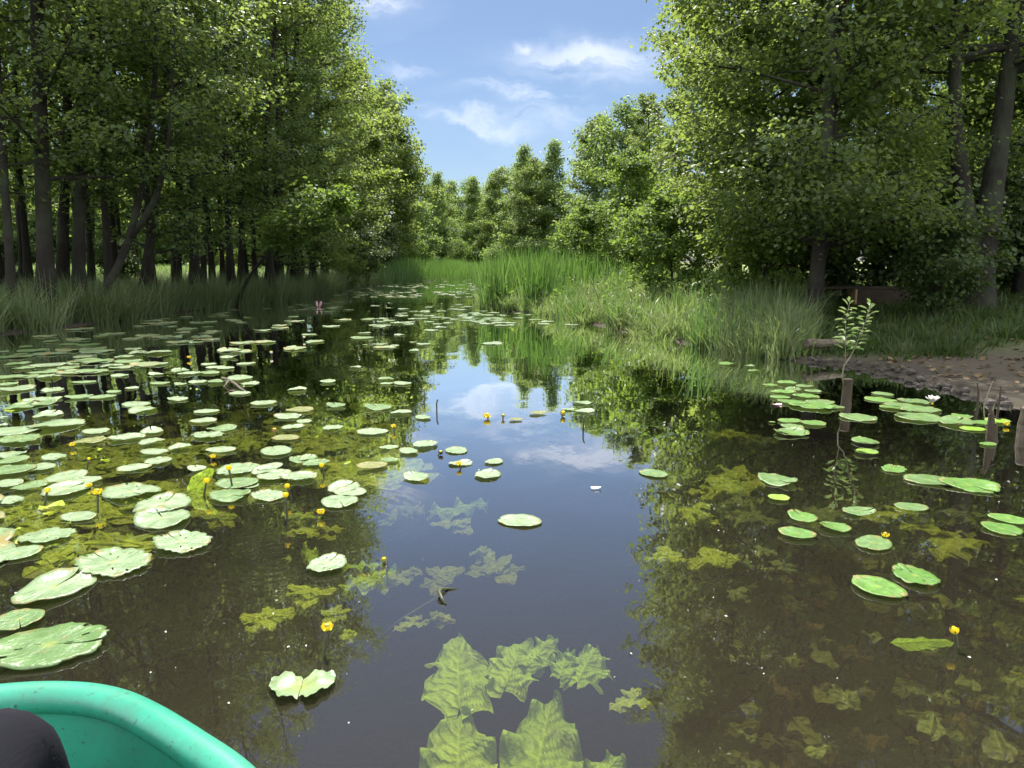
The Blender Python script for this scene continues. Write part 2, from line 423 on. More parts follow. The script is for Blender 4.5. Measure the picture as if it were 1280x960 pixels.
proto('farB', M['birch'], 8, 12.5, .5, 3.3, .13, 24000, .16, 70, 'cone', lowbias=.3, spread=.28)
proto('farC', M['birch'], 9, 11.0, .4, 3.5, .13, 24000, .16, 64, 'oval', lowbias=.4, spread=.28)
proto('shrub', M['bright'], 12, 2.6, .15, 1.5, .03, 7000, .09, 30, 'dome', spread=.13)
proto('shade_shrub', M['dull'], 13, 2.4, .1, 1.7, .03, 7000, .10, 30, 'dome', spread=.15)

# --- left wood: trunks standing in a row behind the bank grass
LW = [('thin', 18, 13.5, .95, 'thin dark alder trunk nearest the picture edge, beside the thick straight trunk'),
      ('tallB', 80, 17.2, 1.0, 'dark alder close behind the thick straight trunk'),
      ('thin', 42, 17.5, 1.0, 'thin alder seen between the edge trunk and the thick straight trunk'),
      ('tallC', 178, 17.5, 1.0, 'pale-leaved alder standing behind the crooked curved limb'),
      ('tallA', 247, 19.5, .95, 'straight dark alder beyond the crooked limb, first of the middle row'),
      ('thin', 270, 23, 1.05, 'slender alder just behind the straight dark alder of the middle row'),
      ('tallB', 292, 21.5, .9, 'dark alder in the middle row, second past the crooked limb'),
      ('thin', 312, 25, 1.1, 'slender alder in the middle row between two thicker trunks'),
      ('tallC', 334, 23.5, .95, 'pale-leaved alder in the middle row over the overhanging bright shrub'),
      ('edgeA', 345, 26.5, .95, 'leafy alder rising behind the overhanging bright shrub'),
      ('tallA', 392, 29, 1.0, 'tall alder in the corner of the left wood, behind the bank edge'),
      ('edgeA', 378, 27.5, 1.05, 'tall bank alder whose leafy side forms the near skyline of the left wood'),
      ('edgeB', 408, 34, 1.12, 'alder second along the left skyline, partly behind the tall bank alder'),
      ('edgeA', 430, 40, .92, 'alder with a loose rounded top beside the upper sky gap on the left bank'),
      ('edgeB', 456, 46, 1.0, 'broad dark alder below the loose rounded top on the left bank'),
      ('farA', 480, 52, 1.05, 'dark alder at the end of the left skyline, above the far reeds'),
      ('farA', 462, 57, 1.1, 'alder behind the broad dark alder on the left bank'),
      ('farC', 505, 66, .95, 'lower bright tree past the end of the left skyline'),
      ('farB', 535, 84, .88, 'narrow tree standing alone in the low part of the skyline')]
for k, u, d, sc, lab in LW:
    x, y = U(u, d); tree(k, 'alder_tree', x, y, lab, sc=sc, tilt=.07 if d < 20 else .03)
# thick straight trunk, leaning tree and limb tree are shapes of their own
proto('thick', M['alder'], 21, 16.5, 2.4, 2.8, .155, 12500, .070, 48, 'oval', path=[(0, 0, 0), (.22, 0, 3), (.46, 0, 6.5), (.9, .1, 11), (1.4, .1, 16.5)])
x, y = U(60, 14.2); tree('thick', 'alder_tree', x, y, 'thick straight dark alder trunk rising through the whole left side of the wood', rz=0)
proto('lean', M['alder'], 22, 14, 2.2, 2.4, .13, 9500, .072, 38, 'oval', path=[(0, 0, 0), (.25, 0, 2.4), (.62, .1, 4.6), (.9, .3, 8), (1.0, .4, 14)])
x, y = U(100, 15.4); tree('lean', 'alder_tree', x, y, 'dark alder leaning away from the thick straight trunk', rz=0)
proto('limb', M['alder'], 23, 9, 2.8, 2.3, .085, 15000, .07, 34, 'oval',
      path=[(0, 0, 0), (.7, 0, .9), (1.15, 0, 1.9), (1.5, .1, 3.4), (1.75, .2, 5.0), (1.9, .2, 7), (2.0, .3, 9)],
      forks=[(.055, [(1.05, 0, 1.6), (1.75, -.2, 2.4), (2.15, -.3, 3.5), (2.3, -.3, 5), (2.5, -.3, 6.6)])])
x, y = U(112, 15.2); tree('limb', 'alder_tree', x, y, 'crooked alder with a long curved limb sweeping up from the bank', rz=0)
for u, d in ((188, 20), (226, 22), (256, 21), (282, 24), (303, 22.5), (322, 25), (343, 22), (366, 27), (150, 19), (120, 21), (8, 17), (34, 20)):
    x, y = U(u, d); tree('thin', 'alder_tree', x, y, 'slender dark alder trunk in the row behind the left bank grass', sc=random.uniform(.9, 1.1), group='slender trunks behind the left bank grass', tilt=.05)
for k, u, d in (('tallB', -55, 14.0), ('tallA', -120, 13), ('tallC', -70, 18), ('thin', -30, 16), ('edgeA', -190, 15), ('tallA', -150, 20), ('edgeA', -110, 25)):
    x, y = U(u, d); tree(k, 'alder_tree', x, y, 'alder at the near corner of the left wood', group='near corner of the left wood', tilt=.05)
# deep rows, half lit trunks among which the meadow shows
i = 0
for d, us in ((17.5, (128, 204)), (22, (30, 105, 150, 232)), (27, (60, 132, 205, 255)), (32, (15, 85, 165, 228, 300, 345)), (38, (118, 262, 372))):
    for u in us:
        uu = u+random.uniform(-12, 12); x, y = U(uu, d+random.uniform(-1.5, 1.5))
        if x < -24: continue
        tree('thin', 'alder_tree', x, y, 'slender shaded alder trunk deep inside the left wood',
             sc=random.uniform(.9, 1.1), group='trunks deep inside the left wood', tilt=.04); i += 1
# far edge of the meadow behind the left wood
for k in range(18):
    x, y = U(-30+k*25, 74+random.uniform(-5, 10))
    tree(random.choice(('farC', 'farB')), 'meadow_tree', x, y, 'far tree across the meadow glimpsed between the left trunks',
         sc=random.uniform(.9, 1.15), group='trees across the meadow')

# --- right wood
proto('double', M['alder'], 31, 11, 1.15, 2.35, .12, 42000, .056, 62, 'column', lowbias=1.1, spread=.17,
      path=[(0, 0, 0), (.02, 0, 1.2), (.03, 0, 3), (-.02, .1, 6), (.0, .1, 11)],
      forks=[(.07, [(.03, 0, .7), (.16, .05, 1.8), (.12, .1, 3.4), (.22, .1, 6), (.3, .1, 9.5)])])
x, y = U(1016, 11.0); tree('double', 'alder_tree', x, y, 'leafy double-stemmed alder at the bank edge beside the dirt landing', rz=0)
proto('fork', M['alder'], 32, 13, 3.7, 3.3, .24, 36000, .058, 50, 'oval', lowbias=.4, spread=.19,
      path=[(0, 0, 0), (.04, 0, 1.2), (.12, 0, 2.6), (.22, .1, 5), (.3, .2, 13)],
      forks=[(.17, [(-.02, 0, .5), (-.28, 0, 1.5), (-.55, .1, 2.8), (-.72, .1, 4.6), (-.9, .2, 9)])])
x, y = U(1216, 11.8); tree('fork', 'alder_tree', x, y, 'big dark forked alder standing over the dirt landing', rz=0)
RWD = [('edgeA', 945, 14.8, .80, 'bright-edged alder leaning its leaves over the sedge bank'),
       ('edgeA', 918, 18.5, .86, 'alder whose leafy side frames the upper sky gap on the right bank'),
       ('edgeB', 975, 13.3, .85, 'dark-trunked alder just behind the double-stemmed alder'),
       ('tallC', 1100, 16, .95, 'pale-leaved alder between the double stems and the big fork'),
       ('edgeB', 1160, 18.5, 1.0, 'alder behind the plank panel, its leaves bright with sun'),
       ('tallA', 1272, 13.0, .9, 'dark alder at the picture edge behind the big forked alder'),
       ('edgeB', 1250, 18, 1.0, 'leafy alder deep behind the big forked alder'),
       ('edgeA', 1050, 20, .9, 'leafy alder deep behind the double-stemmed alder'),
       ('edgeB', 950, 22, 1.0, 'alder behind the bright-edged one, away from the water'),
       ('edgeA', 905, 27, .95, 'alder seen through gaps behind the right skyline tree'),
       ('edgeB', 868, 30, .78, 'alder peeping out behind the tree that frames the sky gap'),
       ('edgeB', 818, 38, .70, 'rounded alder next to the dark stem in the right skyline'),
       ('farC', 776, 47, .95, 'domed bright alder forming the top of the low right skyline'),
       ('farA', 738, 53, .88, 'dark alder beside the domed one in the low right skyline'),
       ('farB', 700, 63, .88, 'pointed pale tree midway down the right skyline'),
       ('farA', 672, 66, .80, 'dark alder between two pointed trees over the tall reeds'),
       ('farB', 640, 74, .98, 'tallest pointed tree beyond the tall reeds'),
       ('farA', 622, 84, .95, 'dark tree behind the tallest pointed tree'),
       ('farB', 606, 96, 1.0, 'pale narrow tree closing the channel, beside the low skyline dip'),
       ('farC', 588, 110, 1.22, 'bright low tree closing the channel under the skyline dip'),
       ('farB', 572, 118, 1.08, 'narrow pale tree right at the skyline dip'),
       ('farA', 553, 104, 1.0, 'dark low tree closing the channel on its left side'),
       ('farC', 622, 125, 1.35, 'far bright tree behind the pale narrow tree'),
       ('farA', 660, 112, 1.35, 'far tree showing between the pointed trees'),
       ('farC', 538, 95, .98, 'low bright tree behind the far reeds')]
for k, u, d, sc, lab in RWD:
    x, y = U(u, d); tree(k, 'alder_tree', x, y, lab, sc=sc)
for k in range(12):
    x, y = 17+k*1.5+random.uniform(-2, 2), 12+k*4.5+random.uniform(-2, 2)
    tree(random.choice(('farA', 'farC', 'edgeB')), 'alder_tree', x, y, 'back-row tree behind the right wood, only its leaves showing', sc=random.uniform(.9, 1.1), group='back row of the right wood')
x, y = U(786, 33); tree('young', 'young_alder', x, y, 'young bright alder with a thin dark stem behind the sedges', sc=1.05)
# shrubs
SH = [('shrub', 742, 29, 1.0, 'rounded bright shrub behind the tall reeds'), ('shrub', 765, 36, 1.25, 'bright shrub behind the rounded shrub'),
      ('shrub', 715, 38, .9, 'small bright shrub at the foot of the pointed trees'),
      ('shrub', 838, 15.5, .75, 'low bright shrub on the sedge bank below the right skyline tree'), ('shrub', 815, 22, .8, 'bright shrub at the back of the sedges'),
      ('shrub', 950, 12.6, .75, 'small bright shrub beside the dark-trunked alder'),
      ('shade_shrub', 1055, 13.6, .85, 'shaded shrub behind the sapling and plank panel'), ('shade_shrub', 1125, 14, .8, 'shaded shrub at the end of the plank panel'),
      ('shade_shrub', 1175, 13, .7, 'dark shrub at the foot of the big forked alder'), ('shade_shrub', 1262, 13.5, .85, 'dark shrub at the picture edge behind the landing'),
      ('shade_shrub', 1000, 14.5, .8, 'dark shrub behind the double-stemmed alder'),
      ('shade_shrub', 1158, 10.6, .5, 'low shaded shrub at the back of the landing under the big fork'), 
      ('shade_shrub', 20, 21, .5, 'shaded shrub between the first trunks of the left wood'), ('shade_shrub', 150, 23, .5, 'shaded shrub under the curved limb'),
      ('shade_shrub', 445, 38, 1.0, 'dark shrub hanging over the water at the bend of the left bank'), ('shade_shrub', 470, 45, 1.2, 'dark shrub at the foot of the broad dark alder'),
      ('shrub', 437, 34, .55, 'small leafy shrub at the water edge of the left bank'), ('shrub', 508, 58, 1.2, 'pale shrub behind the far reeds'),
      ('shrub', 570, 90, 1.3, 'bright shrub at the far end of the channel')]
for k, u, d, sc, lab in SH:
    x, y = U(u, d); tree(k, 'shrub', x, y, lab, sc=sc, cat='shrub')
proto('overhang', M['bright'], 24, 4.0, 1.6, 1.0, .045, 3600, .09, 24, 'dome', path=[(0, 0, 0), (.6, -.3, 1.0), (1.6, -.8, 1.7), (2.6, -1.2, 2.2), (3.2, -1.4, 2.7)], spread=.13, droop=.25)
x, y = U(296, 20.0); tree('overhang', 'shrub', x, y, 'bright sunlit shrub leaning out over the water from the left bank', rz=0, cat='shrub')

# ------------------------------------------------------------------ grasses and reeds
def blades(P, Ht, wid, lean, rng, seg=4, curl=.5, az=None):
    n = len(P); az = rng.uniform(0, 2*PI, n) if az is None else az; ln = np.abs(rng.normal(lean, lean*.6, n))
    d = np.stack([np.cos(az), np.sin(az), np.zeros(n)], -1); pr = np.stack([-np.sin(az), np.cos(az), np.zeros(n)], -1)
    tw = rng.uniform(-1.2, 1.2, n); wv = pr*np.cos(tw)[:, None]+d*np.sin(tw)[:, None]
    s = np.linspace(0, 1, seg+1)
    V = np.zeros((n, seg+1, 2, 3))
    cu = curl*rng.uniform(.3, 1.5, n)
    for k, sk in enumerate(s):
        bend = ln*sk+cu*ln*sk**3*1.6
        c = P+d*(bend*Ht)[:, None]; c[:, 2] += Ht*(sk-.35*np.clip(bend, 0, 1.5)*sk**1.5)
        wk = wid*(1-sk**1.6)*.5+.0006
        V[:, k, 0] = c-wv*wk[:, None]; V[:, k, 1] = c+wv*wk[:, None]
    b = np.arange(n)[:, None, None]*(seg+1)*2; k = np.arange(seg)[None, :, None]*2
    q = (b+k+np.array([0, 1, 3, 2])[None, None]).reshape(-1, 4)
    return V.reshape(-1, 3), q, np.repeat(rng.uniform(0, 1, n), (seg+1)*2)
def tussocks(n, per, xr, yr, cond, rad, hr, rng):
    C, d = scatter(n, xr, yr, cond, rng); m = len(C); k = rng.integers(int(per*.5), int(per*1.5), m)
    ii = np.repeat(np.arange(m), k); off = rng.normal(0, 1, (len(ii), 2))*(rad*rng.uniform(.6, 1.5, m))[ii][:, None]
    P = np.stack([C[ii, 0]+off[:, 0], C[ii, 1]+off[:, 1], np.zeros(len(ii))], -1); P[:, 2] = np.maximum(hgt(P[:, 0], P[:, 1]), -.06)
    az = np.arctan2(off[:, 1], off[:, 0])+rng.normal(0, .7, len(ii))
    ht = rng.uniform(*hr, m)[ii]*rng.uniform(.45, 1.15, len(ii)); tone = rng.uniform(0, 1, m)[ii]
    return P, ht, az, tone, d[ii]
def stuffgrass(name, P, Ht, wid, lean, seed, mat, label, cat, curl=.5, kind='stuff', seg=4, az=None, tone=None):
    rng = np.random.default_rng(seed)
    V, q, var = blades(P, Ht, wid, lean, rng, seg, curl, az)
    if tone is not None: var = np.clip(.55*np.repeat(tone, (seg+1)*2)+.45*var, 0, 1)
    o = obj(name, mesh_np(name, V, [q], mat, True, {'var': var}))
    return tag(o, label, cat, kind=kind)
def scatter(n, xr, yr, cond, rng):
    x = rng.uniform(*xr, n); y = rng.uniform(*yr, n); d = sdist(x, y); k = cond(x, y, d)
    x, y, d = x[k], y[k], d[k]
    return np.stack([x, y, hgt(x, y)], -1), d
rng = np.random.default_rng(50)
# left bank fringe
P, ht, az, tone, d = tussocks(5200, 70, (-14, -6), (7, 48), lambda x, y, d: (d > -.12) & (d < 2.8) & (rng.uniform(0, 1, len(x)) < np.clip(16/(y+2), 0, 1)*np.clip(1.05-d*.25, .2, 1)), .10, (.35, .95), rng)
stuffgrass('bank_grass', P, ht*np.clip(1.2-.2*d, .5, 1.25), rng.uniform(.008, .020, len(P)), .26, 51, M['grass'], 'tall dark grass fringing the left bank under the trees', 'grass', .7, az=az, tone=tone)
# wood floor vegetation on the left and behind
P, d = scatter(60000, (-30, -8), (8, 60), lambda x, y, d: (d > 2.2) & (d < 24) & (rng.uniform(0, 1, len(x)) < 14/(y+5)), rng)
stuffgrass('wood_floor_grass', P, rng.uniform(.15, .5, len(P)), rng.uniform(.012, .03, len(P)), .35, 52, M['grass'], 'low green growth on the floor of the left wood', 'grass', seg=3)
# meadow glow
P, d = scatter(30000, (-60, -20), (20, 90), lambda x, y, d: (d > 14), rng)
stuffgrass('meadow_grass', P, rng.uniform(.4, .9, len(P)), rng.uniform(.04, .08, len(P)), .3, 53, M['sedge'], 'sunlit meadow grass glimpsed behind the left trunks', 'grass', seg=3)
# right sedges
def sedgezone(x, y, d): return (d > -.12) & (d < 4.2) & (y > 8.55) & (y < 26) & (x > -1.2) & (x < .405*y+.25*np.sin(y*3))
P, ht, az, tone, d = tussocks(2300, 62, (-1.5, 10), (8, 26), lambda x, y, d: sedgezone(x, y, d) & (rng.uniform(0, 1, len(x)) < np.clip(13/(y+1), 0, 1)*np.clip(1.15-d*.15, .3, 1)), .075, (.16, .58), rng)
stuffgrass('sedge', P, ht*np.exp(rng.normal(0, .18, len(P))), rng.uniform(.008, .024, len(P)), .26, 54, M['sedge'], 'bright arching sedge tussocks covering the right bank', 'sedge', .75, seg=5, az=az, tone=tone)
P, ht, az, tone, d = tussocks(300, 70, (1.5, 6), (8.3, 13), lambda x, y, d: (d > -.05) & (d < 2.5) & (x > .30*y) & (x < .405*y), .11, (.4, .8), rng)
stuffgrass('dark_grass', P, ht, rng.uniform(.008, .018, len(P)), .24, 57, M['grass'], 'tall dark green grass at the shaded end of the sedge bank', 'grass', .8, seg=5, az=az, tone=tone)
P, d = scatter(30000, (0, 12), (24, 60), lambda x, y, d: (d > 0) & (d < 9), rng)
stuffgrass('far_sedge', P, rng.uniform(.35, .9, len(P)), rng.uniform(.015, .03, len(P)), .35, 55, M['sedge'], 'sedges and grass behind the tall reeds', 'sedge', seg=3)
P, ht, az, tone, d = tussocks(70, 26, (-1.2, 6), (9, 20), lambda x, y, d: sedgezone(x, y, d) & (d < 2.6), .06, (.65, 1.05), rng)
stuffgrass('tall_sedge', P, ht, rng.uniform(.014, .03, len(P)), .14, 60, M['reed'], 'taller upright blades standing out of the right bank sedges', 'sedge', .5, seg=5, az=az, tone=tone)
# broad-leaved weeds and dead stalks among the sedges
P, d = scatter(16000, (-1.5, 10), (8.3, 26), lambda x, y, d: (d > .1) & (d < 3.5) & (x < .41*y) & (np.sin(x*3.1+y*1.7)*np.sin(y*2.3-x) > .15), rng); P[:, 2] += rng.uniform(.05, .62, len(P))
V, q, var = leaves(P, np.array((0, 0, .8))+rng.normal(0, .45, (len(P), 3)), .085, rng, .7)
tag(obj('bank_weeds', mesh_np('bank_weeds', V, [q], M['bright'], False, {'var': var})), 'broad-leaved green weeds growing among the right bank sedges', 'weeds', kind='stuff')
P, d = scatter(1500, (-1.5, 7), (8.3, 24), lambda x, y, d: (d > -.1) & (d < 2.6) & (x < .405*y), rng)
M['dry'] = leaf_mat('dry_stalk', (.16, .13, .07), (.38, .32, .19), (.2, .16, .08), (.3, .25, .13), .6, .3, .2)
stuffgrass('dead_stalks', P, rng.uniform(.25, .85, len(P)), rng.uniform(.006, .011, len(P)), .35, 58, M['dry'], 'dry dead stalks tangled in the right bank sedges', 'dead stalks', .5, seg=4)
# right wood floor
P, d = scatter(60000, (3.5, 26), (9.5, 40), lambda x, y, d: (d > 1.2) & (dirtmask(x, y) < .25) & (y > 8.3), rng)
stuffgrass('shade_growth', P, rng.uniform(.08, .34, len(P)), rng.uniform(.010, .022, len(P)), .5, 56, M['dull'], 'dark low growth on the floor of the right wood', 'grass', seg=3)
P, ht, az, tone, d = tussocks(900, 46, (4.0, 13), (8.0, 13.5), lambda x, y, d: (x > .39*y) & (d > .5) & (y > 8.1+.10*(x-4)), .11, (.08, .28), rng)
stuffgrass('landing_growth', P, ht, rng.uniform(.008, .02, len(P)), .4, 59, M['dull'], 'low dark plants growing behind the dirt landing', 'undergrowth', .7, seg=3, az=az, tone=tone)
# reeds: clumps that can be told apart, and the far bed
def reedclump(cx, cy, n, rad, hh, label, seed, wid=.036):
    r = np.random.default_rng(seed); k = np.clip(r.normal(0, rad, (n, 2)), -1.9*rad, 1.9*rad); k[:, 1] *= 1.6
    x, y = cx+k[:, 0], cy+k[:, 1]; z = np.maximum(hgt(x, y), -.15)
    V, q, var = blades(np.stack([x-cx, y-cy, z], -1), hh*r.uniform(.55, 1.12, n), r.uniform(.7, 1.3, n)*wid, .10, r, 5, .5)
    o = obj('reed_clump', mesh_np('reed_clump', V, [q], M['reed'], True, {'var': var}), loc=(cx, cy, 0))
    tag(o, label, 'reeds', 'tall reed clumps at the mouth of the side bay')
reedclump(-.45, 19.2, 170, .20, 1.6, 'tall reed clump standing in the water at the tip of the reed point', 61)
reedclump(.25, 20.5, 150, .26, 1.5, 'second tall reed clump, just behind the reed tip', 62)
reedclump(.75, 18.3, 240, .24, 1.55, 'dense reed clump between the reed tip and the sedges', 63)
reedclump(1.5, 20.5, 300, .4, 1.35, 'reed clump at the back of the sedge bank near the bright shrub', 64)
reedclump(.4, 24.5, 420, .6, 1.6, 'tallest reed clump rising behind the reed tip', 65)
reedclump(1.35, 14.6, 60, .10, .55, 'short reed tuft at the waterline of the sedge bank', 66)
reedclump(2.2, 26, 420, .9, 1.4, 'wide reed clump behind the sedges below the young alder', 67)
P, d = scatter(26000, (-9, 1), (42, 100), lambda x, y, d: (d > -.6) & (d < 3.5) & ((x < -4.2) | (y > 50)), rng); P[:, 2] = np.maximum(P[:, 2], -.1)
stuffgrass('far_reeds', P, rng.uniform(.9, 1.75, len(P)), rng.uniform(.02, .04, len(P)), .12, 68, M['reed'], 'bright green reed bed along the far bend of the channel', 'reeds', seg=3)
P, d = scatter(5000, (-2.5, 3), (25, 50), lambda x, y, d: (d > -.3) & (d < 3), rng); P[:, 2] = np.maximum(P[:, 2], -.1)
stuffgrass('channel_reeds', P, rng.uniform(.7, 1.4, len(P)), rng.uniform(.014, .026, len(P)), .14, 69, M['reed'], 'reeds lining the channel behind the reed point', 'reeds', seg=3)

#<<REST
# ------------------------------------------------------------------ landmarks used to tell look-alikes apart
MARKS = [('the lone yellow flower', 409, 800), ('the twin yellow buds', 358, 628), ('the open mat-edge flower', 401, 645),
         ('the broad orange flower', 122, 628), ('the orange bud', 59, 625), ('the upright folded leaf', 258, 612),
         ('the middle-mat flower', 266, 575), ('the reflection-edge flower', 492, 540),
         ('the open-water flower', 574, 585), ('the mid-channel blossom', 609, 526),
         ('the sapling stump', 1057, 505), ('the pale cut post', 1272, 565), ('the low right flower', 1107, 672),
         ('the lone pale bud', 1193, 805), ('the pink flower', 398, 384), ('the reed tip', 622, 388),
         ('the white flower', 1165, 508), ('the boat bow', 90, 845), ('the bank-grass flower', 236, 452), ('the curved black stem', 553, 745)]
MP = [(n, *W(u, v)[:2]) for n, u, v in MARKS]
ORD = ['nearest', 'second nearest', 'third nearest', 'fourth nearest', 'fifth nearest', 'sixth nearest', 'seventh nearest', 'eighth nearest', 'ninth nearest', 'tenth nearest',
       'eleventh nearest', 'twelfth nearest', 'thirteenth nearest', 'fourteenth nearest', 'fifteenth nearest', 'sixteenth nearest']
def labels_for(items):
    """items: (descr, noun, x, y) -> labels that single each out by the landmark it lies beside"""
    bk = {}
    for i, (ds, noun, x, y) in enumerate(items):
        k = min(range(len(MP)), key=lambda j: math.hypot(MP[j][1]-x, MP[j][2]-y)/(MP[j][2]+1))
        dx, dy = x-MP[k][1], y-MP[k][2]
        side = ('beyond' if dy > 0 else 'in front of') if abs(dy) > abs(dx)*1.2 else ('to the right of' if dx > 0 else 'to the left of')
        bk.setdefault((noun, k, side), []).append((math.hypot(dx, dy), i, ds))
    out = [None]*len(items)
    for (noun, k, side), L in bk.items():
        for r, (_, i, ds) in enumerate(sorted(L)):
            pos = ORD[min(r, 15)]
            out[i] = f'{ds} {noun}, {pos} {side} {MP[k][0]}' if r else f'{ds} {noun} nearest {side} {MP[k][0]}'
    return out

# ------------------------------------------------------------------ floating lily pads
HOLES = (102, 104, 105)
def pad_shape(seed, frayed=0.0, wave=1.0, curl=0.0):
    r = np.random.default_rng(seed); n, rings = 64, 7
    asp = r.uniform(.72, .86); dl = r.choice((.012, .02, .035, .08))
    th = np.linspace(dl, 2*PI-dl, n)
    rr = .5*(1+.03*np.sin(2*th+r.uniform(0, 6))+.02*np.sin(3*th+r.uniform(0, 6))+.012*np.sin(7*th+r.uniform(0, 6)))
    e = np.minimum(th-dl, 2*PI-dl-th); rr *= 1-.07*np.exp(-(e/.10)**2)
    if frayed: rr *= 1-frayed*np.clip(r.normal(0, .05, n), -.02, .12)-frayed*.02*np.abs(np.sin(th*9+r.uniform(0, 6)))
    ph = r.uniform(0, 6, 4); V = [(0, 0, 0)]
    for k in range(1, rings+1):
        q = k/rings
        z = wave*(.012*np.sin(2*th+ph[0])*q**2+.008*np.sin(5*th+ph[1])*q**3+.004*np.sin(11*th+ph[2])*q**4)+.012*q**6+curl*np.clip(np.sin(th+ph[3]), 0, 1)**2*q**2
        z += .006*np.sin(7*q+th*2)*q*wave
        V += list(zip(q*rr*np.cos(th), q*rr*asp*np.sin(th), z))
    V = np.array(V); t = []; Q = []
    for j in range(n-1):
        t.append((0, 1+j, 2+j))
        for k in range(rings-1):
            a = 1+k*n+j
            if seed in HOLES and (j*7+k*13+seed) % 61 == 0: continue
            Q.append((a, a+n, a+n+1, a+1))
    # a thin turned-down edge gives the leaf its thickness
    rim = np.arange(n)+1+(rings-1)*n; V2 = V[rim]+np.array((0, 0, -.012)); b = len(V)
    V = np.vstack([V, V2]); Q += [(rim[j], b+j, b+j+1, rim[j+1]) for j in range(n-1)]
    return V, Q, t
PADS = {}
for mk in ('pad', 'pad_pale', 'pad_green', 'pad_olive', 'pad_lime'):
    for sh in range(9):
        V, Q, t = pad_shape(100+sh, (0, .0, .8, 0, 1.2, .4, .2, 0, .6)[sh], (.8, 1, 1.2, .6, 1.3, 1, .7, 1.4, 1)[sh], (0, 0, .02, 0, .03, .06, .01, .04, .05)[sh])
        PADS[mk, sh] = mesh_np('lily_pad', V, [Q, t], M[mk], True)
def crop(ox, oy, s, L): return [(ox+x/s, oy+y/s, w/s, *r) for x, y, w, *r in L]
HP = []
HP += crop(0, 420, 4, [(683,344,155),(712,372,150),(1015,427,125),(1110,468,150),(1040,500,165),(1105,575,135),(635,513,160),(760,537,135),(772,588,135),(792,628,145),(670,662,145),
    (272,610,130),(208,662,135),(330,712,200),(435,727,135),(335,775,225),(150,760,160),(30,750,150),(60,825,130),(660,785,285,5),(60,480,230),(100,520,210,4),(285,448,235),(60,600,140),(60,630,150),
    (60,680,200),(395,310,125),(262,272,120),(570,281,80),(660,263,70),(990,232,95),(780,194,75),(690,87,95),(790,85,130),(980,35,65),(1145,110,95),(1045,142,80),(1230,140,90),(900,175,100),
    (950,190,110),(1050,187,100),(1080,160,90),(1130,165,80),(1200,215,150),(1085,233,100),(1250,240,100),(905,242,70),(870,5,80),(430,68,60),(245,207,120),(440,182,130),(460,130,180),(560,155,110),
    (240,150,150),(130,205,110),(90,140,110),(20,80,50),(200,75,80),(310,90,60),(345,45,90),(120,95,90),(30,245,100),(80,270,170),(190,320,130),(110,355,160),(220,340,120),(15,412,50),(10,450,50),
    (450,530,150,2,'pad_olive'),(1150,805,210),(1185,745,190),(985,672,100),(1190,670,220,4),(30,660,60)])
HP += crop(0, 620, 2.824, [(165,146,170),(65,208,140),(195,330,255),(400,242,255,4),(642,170,205,4),(70,447,160),(175,540,365,2),(278,75,120),(575,32,215),(575,82,207)])
HP += crop(300, 420, 4, [(730,218,90),(812,240,100),(735,242,60),(575,160,60),(610,12,110),(697,45,65),(770,50,60),(865,32,35),(870,75,60),(690,360,145),(805,387,105),(662,485,145),
    (240,407,140),(300,375,130,1,'pad_olive'),(320,435,85),(265,457,110),(465,462,110),(230,513,125,0,'pad_olive'),(180,580,170),(300,625,125),(380,642,135),(145,663,130),(170,705,170),(295,712,170,4),
    (40,750,110),(140,803,180),(520,762,170),(550,785,160),(498,835,190),(748,627,90),(662,655,140,0,'pad_olive'),(842,583,110),(925,550,135),(1082,575,125),(1103,640,112),(1270,633,95),(1240,698,155,2),
    (882,710,145),(915,412,90),(745,565,90),(625,48,24,3,'pad_lime')])
HP += crop(300, 640, 3, [(328,205,168,2)])
HP += [(105,478,26),(150,470,24),(60,500,30),(128,497,28),(200,480,24),(222,500,26),(330,505,30),(372,488,24),(410,478,22),(300,492,26),(258,515,28),(190,540,30),(120,540,32),(225,560,30),(330,590,34),(60,520,34),(420,508,26),(385,575,24)]
HP += [(650, 652, 50, 0), (817, 593, 35, 0)]
HP += crop(440, 480, 4, [(1150,97,90),(1080,130,70),(1165,140,90),(820,182,70,2,'pad_olive'),(930,150,90,2,'pad_olive')])
RP = crop(760, 540, 2.2865, [(733,30,76),(737,62,60),(817,108,76),(915,140,117),(1032,155,145),(483,140,115),(487,192,58,1,'pad_lime'),(716,232,85),(556,248,88),(648,278,80),(540,297,93),(760,321,115),
    (866,217,82),(1125,280,102),(1145,253,95),(877,417,140,2),(772,450,137,0),(523,5,90)])
RP += crop(960, 340, 3.69, [(10,527,60),(85,515,85),(170,528,80),(70,555,105),(205,552,75),(115,545,80),(175,577,110),(55,582,82),(200,622,190,4),(110,605,120),(240,608,130),(300,625,100),(415,673,165),(18,697,30),
    (100,690,100),(207,702,110),(110,718,100),(105,745,145),(447,788,120),(452,838,95,1,'pad_lime'),(520,592,130),(530,565,90),(670,600,130),(600,625,160),(700,640,180),(690,675,190),(600,618,110),(870,697,165),
    (895,672,90),(985,697,110),(945,727,100,0,'pad_lime'),(1015,798,75),(1060,690,110,1,'pad_lime')])
RP += crop(850, 340, 2.977, [(177,344,70),(257,352,35),(275,371,50)])
prng = random.Random(3)
pads = []
def addpad(u, v, wpx, sh=None, mat=None, right=False):
    x, y, _ = W(u, v); L = wpx*depth((x, y, 0))/F/.93
    sh = prng.choice((0, 1, 2, 3, 6, 7, 8, 5, 4)) if sh is None else sh
    if mat is None: mat = prng.choice(('pad_green', 'pad_green', 'pad')) if right else prng.choice(('pad_pale', 'pad_pale', 'pad', 'pad_pale'))
    pads.append([u, v, x, y, L, sh, mat])
for p in HP: addpad(p[0], p[1], p[2], *(p[3:5] if len(p) > 3 else ()))
